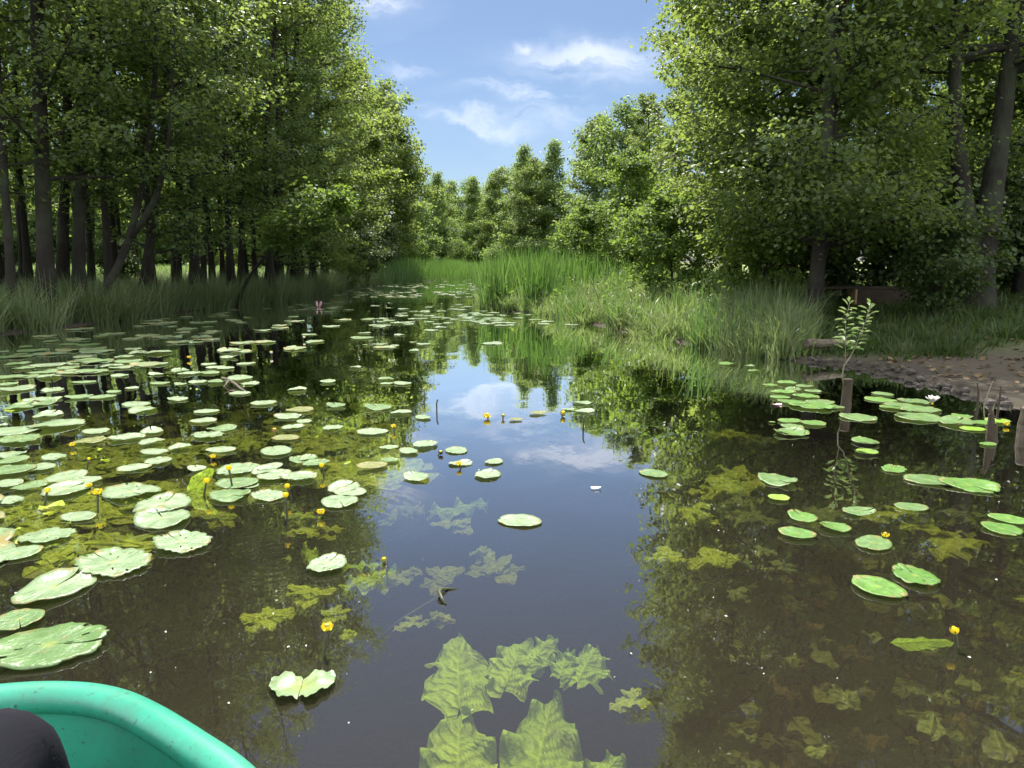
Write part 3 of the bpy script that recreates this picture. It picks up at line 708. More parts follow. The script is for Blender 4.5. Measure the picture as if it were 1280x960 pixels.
for p in RP: addpad(p[0], p[1], p[2], *(p[3:5] if len(p) > 3 else ()), right=True)
nhand = len(pads)
items = []
CNAME = {'pad': 'green', 'pad_pale': 'pale', 'pad_green': 'fresh green', 'pad_olive': 'olive brown', 'pad_lime': 'lime green'}
for u, v, x, y, L, sh, mat in pads:
    sz = 'large' if L > .30 else ('small' if L < .19 else 'medium')
    items.append((f'{sz} {CNAME[mat]}'+(' ragged' if sh == 4 else ''), 'lily pad', x, y))
plab = labels_for(items)
HERO = {(62, 811): 'biggest pale lily pad, frayed along its edge, just beyond the boat rim', (69, 737): 'large smooth lily pad second out from the boat rim',
        (25, 778): 'pale lily pad cut by the picture edge just beyond the biggest one', (409, 708): 'pale rippled lily pad with curled halves beside a green submerged leaf',
        (650, 652): 'single pale lily pad alone in the open blue water', (817, 593): 'lone round green pad where the sky reflection meets the tree reflection',
        (1143, 722): 'green lily pad beyond its smooth twin in the front pair at the right',
        (1097, 737): 'smooth bright green lily pad, nearest of the front pair at the right', (141, 705): 'large pale pad with worn centre between the boat and the left mat',
        (227, 680): 'spotted pale pad at the open-water edge of the left mat'}
for i, p in enumerate(pads):
    for (hu, hv), hl in HERO.items():
        if abs(p[0]-hu) < 3 and abs(p[1]-hv) < 3: plab[i] = hl
def put_pad(i, p, label, group=None):
    u, v, x, y, L, sh, mat = p
    o = obj('lily_pad', PADS[mat, sh], loc=(x, y, .006+.0011*(i % 9)), rot=(prng.uniform(-.012, .012), prng.uniform(-.012, .012), prng.uniform(0, 6.28)), sc=L)
    if L > .36: o.scale = (L, L, L*.75)
    tag(o, label, 'lily pad', group)
for i, p in enumerate(pads): put_pad(i, p, plab[i], 'lily pads on the pond')
# rafts of small pads farther out
def raft(n, cu, cv, su, sv, Lr, label, group, mats=('pad_pale', 'pad_pale', 'pad'), vmin=350):
    k = 0; got = []
    while k < n:
        u, v = prng.gauss(cu, su), prng.gauss(cv, sv)
        x, y, _ = W(u, max(v, 346))
        if v < vmin or sdist(np.array([x]), np.array([y]))[0] > -.25: continue
        L = prng.uniform(*Lr)
        if any(math.hypot(x-a, y-b) < (L+c)*.36 for a, b, c in got): continue
        got.append((x, y, L)); k += 1
        put_pad(k, (u, v, x, y, L, prng.choice((0, 1, 2, 3)), prng.choice(mats)), label, group)
raft(52, 590, 392, 55, 9, (.2, .36), 'small pale lily pad in the floating raft before the reed tip', 'pads of the raft before the reed tip')
raft(14, 660, 400, 45, 6, (.2, .34), 'small lily pad by the waterline of the reed point', 'pads of the raft before the reed tip')
raft(20, 480, 402, 45, 11, (.22, .36), 'small pale lily pad scattered off the near end of the raft', 'pads scattered off the raft')
raft(16, 400, 386, 24, 4, (.25, .4), 'pale lily pad in the raft around the pink flower', 'pads around the pink flower')
raft(20, 250, 398, 70, 8, (.22, .36), 'grey-green lily pad lying in shade along the left bank', 'pads in shade along the left bank', ('pad', 'pad_pale'))
raft(16, 90, 445, 70, 14, (.24, .38), 'shaded lily pad near the left bank grass', 'pads near the left bank grass', ('pad',))
acc = Acc(); k = 0
while k < 250:
    u, v = prng.choice((prng.gauss(470, 45), prng.gauss(610, 14), prng.gauss(540, 50))), prng.uniform(349, 372)
    if k >= 200: u, v = prng.uniform(-420, -25), prng.uniform(430, 720)
    elif k >= 150: u, v = prng.gauss(210, 130), prng.gauss(420, 20)
    if v < 349: continue
    x, y, _ = W(u, v)
    if sdist(np.array([x]), np.array([y]))[0] > -.2: continue
    V, Q, t = pad_shape(prng.randrange(50)); L = prng.uniform(.25, .45); c, s = math.cos(k), math.sin(k)
    V = V*L; V = np.stack([V[:, 0]*c-V[:, 1]*s+x, V[:, 0]*s+V[:, 1]*c+y, V[:, 2]+.006+.001*(k % 9)], -1); acc.add(V, Q, t); k += 1
tag(obj('lily_pads', acc.mesh('lily_pads', M['pad_pale'], True)), 'distant pads speckling the far end of the channel', 'lily pads', kind='stuff')

# curled white leaf off the bow: two raised halves
def half_leaf(side, seed):
    r = np.random.default_rng(seed); nu, nv = 14, 8; V = []
    for i in range(nu):
        for j in range(nv):
            a, b = i/(nu-1), j/(nv-1); wd = .085*math.sin(PI*(.22+.70*a))**.8+.010*math.sin(a*11+seed*2)+.007*math.sin(a*23+b*5+seed)
            V.append((side*(.001+a*.128), (b-.5)*2*wd+.03*a*a-.02*(1-a), .008+.012*math.sin(a*3.0)+.009*(2*b-1)**2*a+.004*math.sin(b*7+a*5)))
    q = [(i*nv+j, (i+1)*nv+j, (i+1)*nv+j+1, i*nv+j+1) for i in range(nu-1) for j in range(nv-1)]
    return np.array(V), q
M['pad_white'] = pad_mat('whitish_lily_pad', (.17, .26, .11), (.22, .30, .15), (.34, .42, .27), .32, .8)
x, y, _ = W(377, 861); e = empty('curled_pad', (x, y, .004), .12, .68)
for s, sd_ in ((-1, 1), (1, 2)):
    V, q = half_leaf(s, sd_); obj('leaf_half', mesh_np('leaf_half', V, [q], M['pad_white'], True), e)
tag(e, 'whitish lily pad with two curled-up halves in front of the lone yellow flower', 'lily pad')

# ------------------------------------------------------------------ submerged leaves
def crinkle(L, Wd, seed, nu=12, nv=9, ruf=.03, tat=0.0, arch=.0):
    r = np.random.default_rng(seed); ph = r.uniform(0, 6, 6)
    u = np.linspace(0, 1, nu)[:, None]; v = np.linspace(-1, 1, nv)[None]
    w = Wd*np.sin(PI*np.clip(.004+.992*u**.80, 0, 1))**.55*(1.12-.30*u)
    sg = np.sign(v)
    k1, k2, k3 = min(17, .5*nu), min(29, .85*nu), min(47, 1.15*nu)
    edge = 1+tat*(.24*np.sin(u*k1+ph[0]+sg*2)+.17*np.sin(u*k2+ph[1]*sg)+.10*np.sin(u*k3+ph[2]+sg))*np.abs(v)**2+.05*np.sin(u*7+ph[2])
    x = u*L*(1+0*v)-L*.16*np.abs(v)**1.2*(1-u)**2+L*.07*np.abs(v)*u*(1-u)
    y = v*w*edge
    z = ruf*(np.sin(u*min(19, .7*nu)+ph[3]+v*1.5)*np.abs(v)**1.5+.6*np.sin(u*min(33, nu)+ph[4]-v*2)*np.abs(v)**2)+arch*L*(u*(1-u))*4*.25-.25*np.abs(y)*(1-.3*u)
    vein = (.5+.5*np.cos(2*PI*(u*9+.3*np.sin(u*13+ph[0]+sg)-np.abs(v)*2.6)))**4*(np.abs(v) > .06)*.6+np.exp(-(v/.07)**2)
    V = np.stack([x, y+0*u, z+0*u], -1).reshape(-1, 3)
    i = np.arange(nu-1)[:, None]*nv+np.arange(nv-1)[None]
    q = np.stack([i, i+nv, i+nv+1, i+1], -1).reshape(-1, 4)
    return V, q, (vein+0*u).ravel()
def rot(V, rz, rx=0, ry=0):
    R = np.array(Euler((rx, ry, rz)).to_matrix()); return V @ R.T
def weedmesh(parts, mat, name='leaves'):
    V, Q, ve, va, n = [], [], [], [], 0
    for v, q, w, a in parts: V.append(v); Q.append(q+n); ve.append(w); va.append(np.full(len(v), a)); n += len(v)
    return mesh_np(name, np.vstack(V), [np.vstack(Q)], mat, True, {'vein': np.concatenate(ve), 'var': np.concatenate(va)})
WEED = {}
for mk in ('weed', 'weed_dark', 'weed_brown'):
    for sh in range(5):
        r = np.random.default_rng(300+sh); ps = []
        for k in range((9, 7, 11, 6, 8)[sh]):
            V, q, ve = crinkle(r.uniform(.38, .62), r.uniform(.14, .24), 400+sh*20+k, 17, 9, .04, .5, .25)
            V = rot(V, k*2.4+r.uniform(-.4, .4), r.uniform(-.35, .35), r.uniform(-.12, .35))
            V += np.array((r.normal(0, .07), r.normal(0, .07), -r.uniform(0, .22)))
            ps.append((V, q, ve, r.uniform(0, 1)))
        mx = max(p[0][:, 2].max() for p in ps)
        for p in ps: p[0][:, 2] -= mx
        WEED[mk, sh] = weedmesh(ps, M[mk], 'submerged_plant')
SP = [(835,690,55,0),(890,692,66,0),(905,602,80,0),(870,632,64,0),(911,537,46,0),(946,544,44,1),(922,588,60,0),(885,607,50,0),(931,618,66,1),(939,640,50,1),(793,520,24,1),(1083,612,90,2),(1120,632,80,0),
      (1153,648,80,0),(1180,660,105,0),(922,737,38,1),(957,686,36,1),(979,704,36,1),(1062,760,50,2),(1075,802,66,1),(1136,855,115,1),(1167,899,44,0),(1140,922,44,0),(1197,951,90,0),(1267,930,70,1),(1022,952,48,0),
      (786,866,54,0),(1232,812,60,1),(1274,842,50,0),(1162,728,70,2),(1215,700,60,2),(1060,690,50,2),(1110,770,60,2),(1240,740,60,2),(1276,748,40,0),(1210,640,60,1),(1030,640,60,1),
      (570,650,46,0),(602,685,46,0),(620,704,60,0),(515,712,34,0),(555,716,60,0),(497,642,42,0),(480,718,62,0),(513,772,42,0),(547,767,40,0),(417,763,34,0),(436,790,30,0),(335,765,58,0),(387,735,50,0),
      (575,512,60,0),(650,520,70,0),(690,530,60,0),(560,530,50,1),(520,500,50,0),(540,545,60,1),(530,585,46,1),
      (430,560,70,0),(455,575,66,0),(465,505,70,0),(500,495,60,0),(395,655,60,0),(380,640,50,0),(430,500,80,0),(395,480,90,1),(390,510,90,0),(340,500,70,0),(300,515,80,0),(260,525,90,0),(220,515,80,0),
      (180,520,90,0),(150,545,80,0),(230,545,70,1),(130,555,80,1),(150,575,90,1),(190,570,70,1),(90,550,70,0),(60,570,80,1),(100,600,80,0),(160,605,70,0),(190,600,60,0),(35,630,90,0),(60,640,80,1),(20,660,80,1),
      (110,645,70,1),(60,655,60,1),(150,660,70,1),(130,640,50,0),(210,610,50,0),(280,640,50,0),(320,560,70,1),(300,545,60,1),(350,540,60,1),(270,580,60,0),(245,635,60,0),(170,690,60,1),(110,690,60,1),(190,655,50,1),(80,700,60,1),
      (420,470,80,0),(350,470,70,1),(440,440,70,1),(390,430,70,1),(480,450,50,1),(500,470,50,1)]
MK3 = ('weed', 'weed_dark', 'weed_brown')
its = []
for u, v, wp, m in SP:
    x, y, _ = W(u, v, -.04); its.append((('yellow-green', 'dull olive', 'brownish')[m], 'submerged plant', x, y))
slab = labels_for(its)
for i, (u, v, wp, m) in enumerate(SP):
    if u > 990 and v > 690 and i % 2: continue
    if 440 < u < 700 and v > 480: z = -prng.uniform(.05, .11)
    elif m == 2: z = -prng.uniform(.2, .36)
    elif u > 990 and v > 760: z = -prng.uniform(.10, .22)
    else: z = -prng.uniform(.006, .03)
    x, y, _ = W(u, v, z); L = wp*depth((x, y, 0))/F*(.38 if u > 990 and v > 690 else 1)
    o = obj('submerged_plant', WEED[MK3[m], prng.randrange(5)], loc=(x, y, z), rot=(0, 0, prng.uniform(0, 6.28)), sc=(L, L, min(L, .5)*.8))
    tag(o, slab[i], 'water plant', 'submerged water plants')
# mats nobody could count
def mat_stuff(name, n, reg, zr, Lr, mat, label, seed, thr=.0, surf=.0):
    r = np.random.default_rng(seed); ps = []; k = 0
    while k < n:
        u, v = r.uniform(reg[0], reg[2]), r.uniform(reg[1], reg[3])
        f = .7*math.sin(u*.021+1.3*math.sin(v*.03))+.8*math.sin(v*.11+u*.012)+.7*math.sin(u*.075-v*.06)
        if f < thr or r.uniform() > .85 or (190 < u < 420 and v > 628): continue
        z = -r.uniform(*zr); x, y, _ = W(u, v, z)
        if sdist(np.array([x]), np.array([y]))[0] > -.2: continue
        V, q, ve = crinkle(*(lambda q: (q, q*r.uniform(.22, .42)))(r.uniform(*Lr)), int(r.integers(1e6)), 12, 7, .010, .55, .1)
        V = rot(V, r.uniform(0, 6.28), r.normal(0, .10), r.normal(0, .10))+np.array((x, y, z)); V[:, 2] -= max(0, V[:, 2].max()-(.010 if r.uniform() < surf else -.005))
        ps.append((V, q, ve, r.uniform())); k += 1
    tag(obj(name, weedmesh(ps, M[mat], name)), label, 'water weeds', kind='stuff')
mat_stuff('submerged_weeds', 1000, (-20, 470, 330, 690), (.004, .04), (.10, .24), 'weed', 'yellow-green mat of submerged leaves between the left pads', 70, .45, .08)
mat_stuff('submerged_weeds', 500, (230, 425, 520, 600), (.006, .06), (.12, .28), 'weed', 'yellow-green mat of submerged leaves along the blue reflection', 71, .4, .08)
mat_stuff('dull_weeds', 120, (-20, 480, 420, 720), (.03, .16), (.14, .28), 'weed_dark', 'dull olive leaves lying deeper below the left pads', 72, -.4)
mat_stuff('sunken_leaves', 90, (980, 610, 1290, 960), (.14, .34), (.04, .09), 'weed_brown', 'brown sunken leaves lying deep at the right', 73, -.6)
mat_stuff('olive_weeds', 120, (880, 580, 1290, 960), (.04, .22), (.04, .10), 'weed_dark', 'olive leaves drifting under the right pads', 74, -.2)
mat_stuff('far_weeds', 260, (380, 395, 720, 440), (.004, .03), (.2, .4), 'weed', 'thin green weeds at the surface around the raft', 75, -.3)

# big leaves in the foreground
def bigleaf(u0, v0, u1, v1, wpx, z, seed, label, tat=.15, ruf=.035, mat='weed_big', ry=0.0):
    a = np.array(W(u0, v0, z)); b = np.array(W(u1, v1, z)); d = b-a; L = float(np.linalg.norm(d)); wd = wpx*depth(a)/F/2
    V, q, ve = crinkle(L, wd, seed, 40, 25, ruf, tat, .12)
    V[:, 2] += ry*V[:, 0]
    V[:, 2] -= max(0, V[:, 2].max()+z+.012)
    o = obj('submerged_leaf', weedmesh([(V, q, ve, .5)], M[mat], 'submerged_leaf'), loc=tuple(a), rot=(0, 0, math.atan2(d[1], d[0])))
    tag(o, label, 'water plant', 'big submerged leaves off the bow')
bigleaf(571, 985, 574, 884, 112, -.02, 501, 'round yellow-green submerged leaf, broadest of the front leaves', .12, .022)
bigleaf(574, 880, 571, 792, 84, -.025, 502, 'tattered upright submerged leaf with torn side lobes behind the round leaf', .8, .016)
bigleaf(588, 872, 618, 838, 36, -.06, 512, 'slim side lobe leaf beside the tattered upright leaf', .6, .012)
bigleaf(664, 985, 690, 862, 112, -.02, 503, 'large ribbed submerged leaf with a wavy margin, beside the round leaf', .2, .027)
bigleaf(632, 852, 655, 796, 66, -.02, 504, 'crumpled submerged leaf with ragged top near the surface', .7, .018)
bigleaf(662, 826, 692, 792, 46, -.02, 505, 'ragged small submerged leaf touching the surface', .75, .016)
bigleaf(722, 850, 745, 808, 62, -.025, 506, 'crumpled leaf at the far side of the ragged group', .7, .018)
bigleaf(700, 845, 712, 812, 34, -.03, 511, 'narrow crumpled leaf in the middle of the ragged group', .7, .016)
bigleaf(740, 985, 775, 945, 62, -.04, 507, 'torn submerged leaf at the bottom picture edge', .7, .014)
bigleaf(435, 730, 496, 708, 34, -.03, 508, 'long pale submerged leaf beside the rippled pad', .2, .02)
bigleaf(430, 702, 478, 700, 16, -.006, 509, 'narrow floating leaf between the rippled pad and its flower', .2, .01)
bigleaf(385, 680, 392, 700, 20, -.02, 510, 'small folded green leaf under water beyond the rippled pad', .1, .02)
bigleaf(101, 695, 142, 668, 40, .012, 513, 'bright green leaf folded half out of the water', .05, .02, 'weed', .15)
bigleaf(1125, 802, 1192, 801, 30, -.012, 514, 'half-sunk green leaf beside the lone bud', .08, .003)
bigleaf(505, 618, 528, 632, 28, .004, 515, 'tilted leaf with a dark underside in the blue water', .05, .02, 'weed_dark', .1)
bigleaf(545, 635, 610, 622, 40, -.03, 516, 'drowned leaf under the pads in the blue water', .2, .03)
# upright folded leaf by the bud
x, y, _ = W(254, 617); V, q, ve = crinkle(.15, .045, 520, 16, 9, .008, .05, .1); V = rot(V, 0, 1.1, -.75)
tag(obj('folded_leaf', weedmesh([(V, q, ve, .4)], M['weed'], 'folded_leaf'), loc=(x-.06, y, .02), rot=(0, 0, .3)), 'upright folded leaf standing out of the left mat', 'lily leaf')

# ------------------------------------------------------------------ flowers
def flower(u, v, label, d=.05, hgt_=.07, bud=False, lean=(0, 0), mat=None):
    d *= .64
    if lean == (0, 0): lean = (prng.uniform(-.022, .022), prng.uniform(-.022, .022))
    x, y, z = W(u, v, hgt_); e = empty('water_lily_flower', (x-lean[0], y-lean[1], 0), prng.uniform(0, 6.28) if lean == (0, 0) else 0)
    a = Acc(); a.tube([(0, 0, -.15), (0, 0, 0), (lean[0]*.6, lean[1]*.6, hgt_*.6), (lean[0], lean[1], hgt_-.3*d)], (.005, .0052, .0052, .006), 7)
    obj('stalk', a.mesh('stalk', M['stalk'], True), e)
    b = Acc(); n = 5
    for k in range(n):      # five cupped sepals
        V = []; az = k*2*PI/n
        for i in range(7):
            for j in range(6):
                s, t = i/6, (j/5-.5)*2
                pol = PI*(.97-.62*s) if bud else PI*(.95-.60*s)
                w = math.sin(PI*min(.93, .12+.8*s))**.6*(.78 if bud else .74)
                rr = .5*d*(.92 if bud else 1.0)*(1+.06*abs(t)*s+(0 if bud else .10*s*s))
                aa = az+t*w/max(.35, math.sin(pol))*.62
                V.append((rr*math.sin(pol)*math.cos(aa)+lean[0], rr*math.sin(pol)*math.sin(aa)+lean[1], hgt_+rr*math.cos(pol)*(1.15 if bud else .8)))
        b.add(V, [(i*6+j, (i+1)*6+j, (i+1)*6+j+1, i*6+j+1) for i in range(6) for j in range(5)])
    obj('blossom', b.mesh('blossom', mat or M['yellow'], True), e)
    c = Acc(); c.tube([(lean[0], lean[1], hgt_-.1*d), (lean[0], lean[1], hgt_+.22*d), (lean[0], lean[1], hgt_+.26*d)], (.2*d, .26*d, .2*d), 10)
    obj('stigma_disc', c.mesh('stigma_disc', M['bud' if not bud else 'yellow'], True), e)
    return tag(e, label, 'flower', 'yellow water lily flowers')
for a in [(409, 783, 'lone bright yellow flower on a dark stalk ahead of the boat bow', .052, .085), (359, 607, 'farther of the twin yellow buds standing before the pale pads', .045, .07, True),
          (357, 618, 'nearer of the twin yellow buds, on the longer stalk', .045, .12, True), (401, 639, 'open ruffled yellow flower low on the water at the mat edge', .055, .03),
          (122, 614, 'broad orange-yellow flower leaning over the dark water of the left mat', .062, .085), (59, 612, 'orange-yellow bud among the pale pads at the left', .048, .06, True),
          (111, 606, 'yellow flower resting on the rim of a pale pad', .05, .02), (258, 600, 'yellow bud on a stalk beside the upright folded leaf', .05, .085, True),
          (286, 584, 'yellow bud on a tall stalk behind the folded leaf', .05, .11, True), (266, 570, 'yellow flower resting at the edge of a lone pale pad', .05, .025),
          (90, 555, 'yellow flower half hidden in the left mat', .055, .03), (111, 573, 'small pale bud on a thin stalk over dark water', .03, .07, True),
          (236, 446, 'orange flower among pads near the bank grass', .07, .04), (402, 581, 'yellow bud beside the two round pads', .045, .06, True),
          (492, 532, 'bright yellow flower at the edge of the blue reflection', .055, .04), (574, 579, 'yellow flower lying on a pad in the open blue water', .052, .03),
          (551, 565, 'dark faded bud beside a pad in the open water', .05, .02, True, (0, 0), M['stalk']), (609, 519, 'yellow-brown blossom in the mid-channel tangle', .09, .03),
          (629, 519, 'small dull bud in the mid-channel tangle', .05, .03, True, (0, 0), M['bud']), (704, 516, 'greenish bud beside the far pads of the tangle', .08, .03, True, (0, 0), M['bud']),
          (480, 699, 'yellow-green bud at the tip of the narrow floating leaf', .04, .015, True, (0, 0), M['bud']), (1107, 668, 'yellow flower lying low between the right pads', .045, .02),
          (1193, 787, 'pale yellow bud standing alone over dark water at the right', .042, .06, True), (1258, 529, 'yellow flower on the lime pad between the two posts', .06, .025),
          (339, 440, 'pale faded bud over the dark water of the far mat', .06, .06, True, (0, 0), M['white']), (380, 421, 'white-tipped bud in front of the pink flower raft', .06, .06, True, (0, 0), M['white']),
          (530, 486, 'small bud on a dark stalk at the mat corner', .04, .09, True, (0, 0), M['bud']), (343, 537, 'ringed faded flower between pads of the middle mat', .06, .03, True, (0, 0), M['woodlight'])]:
    flower(*a)
# dark flowerless stalks
for u, v, h_, lab in ((546, 515, .10, 'bare dark stalk standing in the blue reflection'), (729, 537, .10, 'bare dark stalk in front of the far pads of the tangle')):
    x, y, _ = W(u, v); a = Acc(); a.tube([(0, 0, -.1), (0, 0, h_*.7), (.008, 0, h_)], (.006, .006, .008), 6)
    tag(obj('bare_stalk', a.mesh('bare_stalk', M['stalk'], True), loc=(x, y, 0)), lab, 'stalk')
def petal_flower(u, v, label, n, Lp, up, mat, name):
    x, y, _ = W(u, v); a = Acc(); r = random.Random(u)
    for k in range(n):
        az = k*2.4; el = up+r.uniform(-.15, .15)*(1 if n > 4 else .3); V = []
        for i in range(6):
            for j in range(4):
                s, t = i/5, j/3-.5
                w = Lp*.42*math.sin(PI*(.1+.82*s))
                rr = Lp*s; V.append((rr*math.cos(el), t*w, rr*math.sin(el)+.4*t*t*w+.01))
        a.add(rot(np.array(V), az), [(i*4+j, (i+1)*4+j, (i+1)*4+j+1, i*4+j+1) for i in range(5) for j in range(3)])
    e = empty(name, (x, y, .01)); obj('petals', a.mesh('petals', mat, True), e)
    c = Acc(); c.tube([(0, 0, 0), (0, 0, Lp*.3)], (Lp*.14, Lp*.1), 8); obj('stamens', c.mesh('stamens', M['yellow'], True), e)
    return tag(e, label, 'flower')
petal_flower(1165, 507, 'white water lily flower at the edge of the right-bank raft', 14, .075, .85, M['white'], 'white_lily')
# pink flower: two upright pink spikes
x, y, _ = W(398, 384); e = empty('pink_flower', (x, y, 0), 0, .7)
for dx, hh, ln in ((-.05, .22, -.01), (.06, .21, .06)):
    a = Acc(); a.tube([(dx*.4, 0, 0), (dx, 0, hh*.3), (dx+ln*.6, 0, hh*.7), (dx+ln, 0, hh), (dx+ln, 0, hh+.02)], (.02, .038, .04, .03, .005), 9)
    for k in range(26):
        z = hh*(.2+.75*k/26); f = z/hh; an = k*2.4
        a.tube([(dx*(.4+.6*min(1, f*3))+ln*f, 0, z), (dx+ln*f+.05*math.cos(an), .05*math.sin(an), z+.02)], (.014, .006), 5)
    obj('flower_spike', a.mesh('flower_spike', M['pink'], True), e)
tag(e, 'pink flower with two upright spikes on the pale raft by the left bank', 'flower')

# ------------------------------------------------------------------ stumps, sapling, landing
def rough_post(name, x, y, rad, h_, mat, label, cat, seed, taper=.85, tilt=(0, 0), topmat=None):
    r = np.random.default_rng(seed); a = Acc(); n = 8; zs = np.linspace(-.5, h_, n)
    P = np.stack([tilt[0]*(zs+.5)+r.normal(0, .004, n), tilt[1]*(zs+.5)+r.normal(0, .004, n), zs], -1)
    a.tube(P, rad*np.interp(zs, [-.5, h_], [1.12, taper])*r.uniform(.94, 1.06, n), 14, True)
    V = np.vstack(a.V); k = r.uniform(.86, 1.12, len(V)); c = np.interp(V[:, 2], P[:, 2], P[:, 0]); d = np.interp(V[:, 2], P[:, 2], P[:, 1])
    V[:, 0] = c+(V[:, 0]-c)*k; V[:, 1] = d+(V[:, 1]-d)*k; V[:, 2] += (V[:, 2] > h_-.01)*r.uniform(-.03, .02, len(V)); a.V = [V]
    e = empty(name, (x, y, 0)); obj('post_body', a.mesh('post_body', mat, False), e)
    if topmat:
        b = Acc(); b.tube([(P[-1, 0], P[-1, 1], h_-.02), (P[-1, 0], P[-1, 1], h_+.022), (P[-1, 0], P[-1, 1], h_+.03)], (rad*taper*.98, rad*taper*.98, rad*taper*.8), 14)
        obj('cut_top', b.mesh('cut_top', topmat, False), e)
    return tag(e, label, cat)
x, y, _ = W(1057, 506); sx_, sy_ = x, y
rough_post('stump', x, y, .042, .19, M['stump'], 'narrow dark wet stump in the water with a sapling growing on it', 'stump', 81, .95, topmat=M['wood'])
e = empty('sapling', (x, y, .16)); a = Acc(); sc = depth((x, y, 0))/F
def sp(u, v, dy=0.0): return ((u-1057)*sc, dy, (506-v)*sc-.16)
stemA = [sp(1054, 484), sp(1049, 470, -.01), sp(1050, 456, -.02), sp(1056, 447, -.02), sp(1064, 432, 0), sp(1070, 415, .01), sp(1075, 400, .01), sp(1079, 382, .02)]
stemB = [sp(1051, 454, -.02), sp(1051, 440, -.01), sp(1050, 420, 0), sp(1050, 400, .01), sp(1054, 378, .02)]
a.tube(stemA, np.linspace(.006, .002, 8), 6); a.tube(stemB, np.linspace(.004, .0015, 5), 5)
obj('stem', a.mesh('stem', M['twig'], True), e)
r = np.random.default_rng(82); LP, LN = [], []; Vs, Qs, va, nn = [], [], [], 0
for st, lo in ((np.array(stemA), .52), (np.array(stemB), .28)):
    for k in range(34):
        f = lo+(1-lo)*(k/33); j = f*(len(st)-1); i = min(int(j), len(st)-2); p = st[i]+(st[i+1]-st[i])*(j-i)
        az = k*2.4+r.uniform(-.4, .4); el = r.uniform(-.1, .6)+.5*(f > .93); L = r.uniform(.06, .10)*(1.15-.35*f)
        d = np.array((math.cos(az)*math.cos(el), math.sin(az)*math.cos(el), math.sin(el))); s_ = np.cross(d, (0, 0, 1)); s_ /= np.linalg.norm(s_); n_ = np.cross(s_, d)
        b = p+d*.012
        V = [b, b+d*L*.35+s_*L*.20+n_*.006, b+d*L*.72+s_*L*.17+n_*.004, b+d*L-n_*.012, b+d*L*.72-s_*L*.17+n_*.004, b+d*L*.35-s_*L*.20+n_*.006]
        Vs += V; Qs += [(nn, nn+3, nn+2, nn+1), (nn, nn+5, nn+4, nn+3)]; va += [r.uniform()]*6; nn += 6
obj('leaves', mesh_np('leaves', Vs, [Qs], M['sap'], False, {'var': va}), e)
tag(e, 'pale-leaved sapling with two thin stems sprouting from the narrow stump', 'sapling')
x, y, _ = W(1244, 552)
rough_post('stump', x, y, .065, .12, M['stump'], 'dark pointed stump with a broken spike, beside the pale cut post', 'stump', 83, .45, tilt=(-.05, 0))
a = Acc(); a.tube([(0, 0, .05), (-.01, 0, .13), (-.015, 0, .19), (-.02, .01, .22)], (.03, .022, .016, .012), 7); a.tube([(-.015, 0, .18), (.03, 0, .155), (.05, 0, .15)], (.008, .006, .003), 5)
a.tube([(-.015, 0, .185), (-.045, -.01, .18)], (.008, .004), 5)
obj('spike', a.mesh('spike', M['stump'], False), bpy.data.objects['stump.001'], loc=(-.03, 0, 0))
x, y, _ = W(1277, 545)
rough_post('cut_post', x, y, .052, .17, M['stumpgrey'], 'pale grey cut post standing in the water at the picture edge', 'post', 84, .78, tilt=(.03, 0), topmat=M['stumpgrey'])
# stakes and weeds on the landing edge
for i, (u0, v0, u1, v1, lab) in enumerate(((1223, 503, 1219, 478, 'thin dark stake on the landing edge, farthest from the picture edge'), (1229, 502, 1239, 474, 'leaning twig between the two dark stakes'), (1247, 510, 1248, 482, 'thin dark stake on the landing edge nearest the pale post'))):
    x, y, _ = W(u0, v0, .05); s_ = depth((x, y, 0))/F; a = Acc()
    a.tube([(0, 0, -.1), ((u1-u0)*s_*.5+.005, 0, (v0-v1)*s_*.5), ((u1-u0)*s_, 0, (v0-v1)*s_)], (.009, .008, .004) if i != 1 else (.005, .004, .002), 6)
    tag(obj('stake', a.mesh('stake', M['stump' if i != 1 else 'twig']), loc=(x, y, .05)), lab, 'stake')
for u, v, lab in ((1180, 487, 'small green tuft on the dirt edge behind the raft'), (1237, 500, 'small green tuft between the stakes')):
    x, y, _ = W(u, v, .06); r = np.random.default_rng(u); V, q, var = blades(r.normal(0, .05, (60, 3))*np.array((1, 1, 0)), r.uniform(.08, .22, 60), r.uniform(.006, .012, 60), .3, r)
    tag(obj('grass_tuft', mesh_np('grass_tuft', V, [q], M['grass'], True, {'var': var}), loc=(x, y, H1(x, y))), lab, 'grass tuft')
# edging stones
SM = []
for k in range(5):
    r = np.random.default_rng(90+k); th = np.linspace(0, 2*PI, 9)[:-1]; V = [(0, 0, .5)]
    for pz, pr in ((.38, .7), (.05, 1.0), (-.4, .8)):
        V += [(pr*.5*c*q, pr*.5*s*q*.8, pz*q) for c, s, q in zip(np.cos(th), np.sin(th), r.uniform(.8, 1.15, 8))]
    Q = [(1+l*8+j, 9+l*8+j, 9+l*8+(j+1) % 8, 1+l*8+(j+1) % 8) for l in range(2) for j in range(8)]; t = [(0, 1+j, 1+(j+1) % 8) for j in range(8)]
    SM.append(mesh_np('edging_stone', V, [Q, t], M['stone'], False))
E_ = np.array([(3.42, 8.75), (3.75, 8.35), (4.0, 7.7), (4.05, 6.6), (4.13, 5.7), (4.35, 4.6)]); seg = np.r_[0, np.cumsum(np.hypot(*np.diff(E_, axis=0).T))]
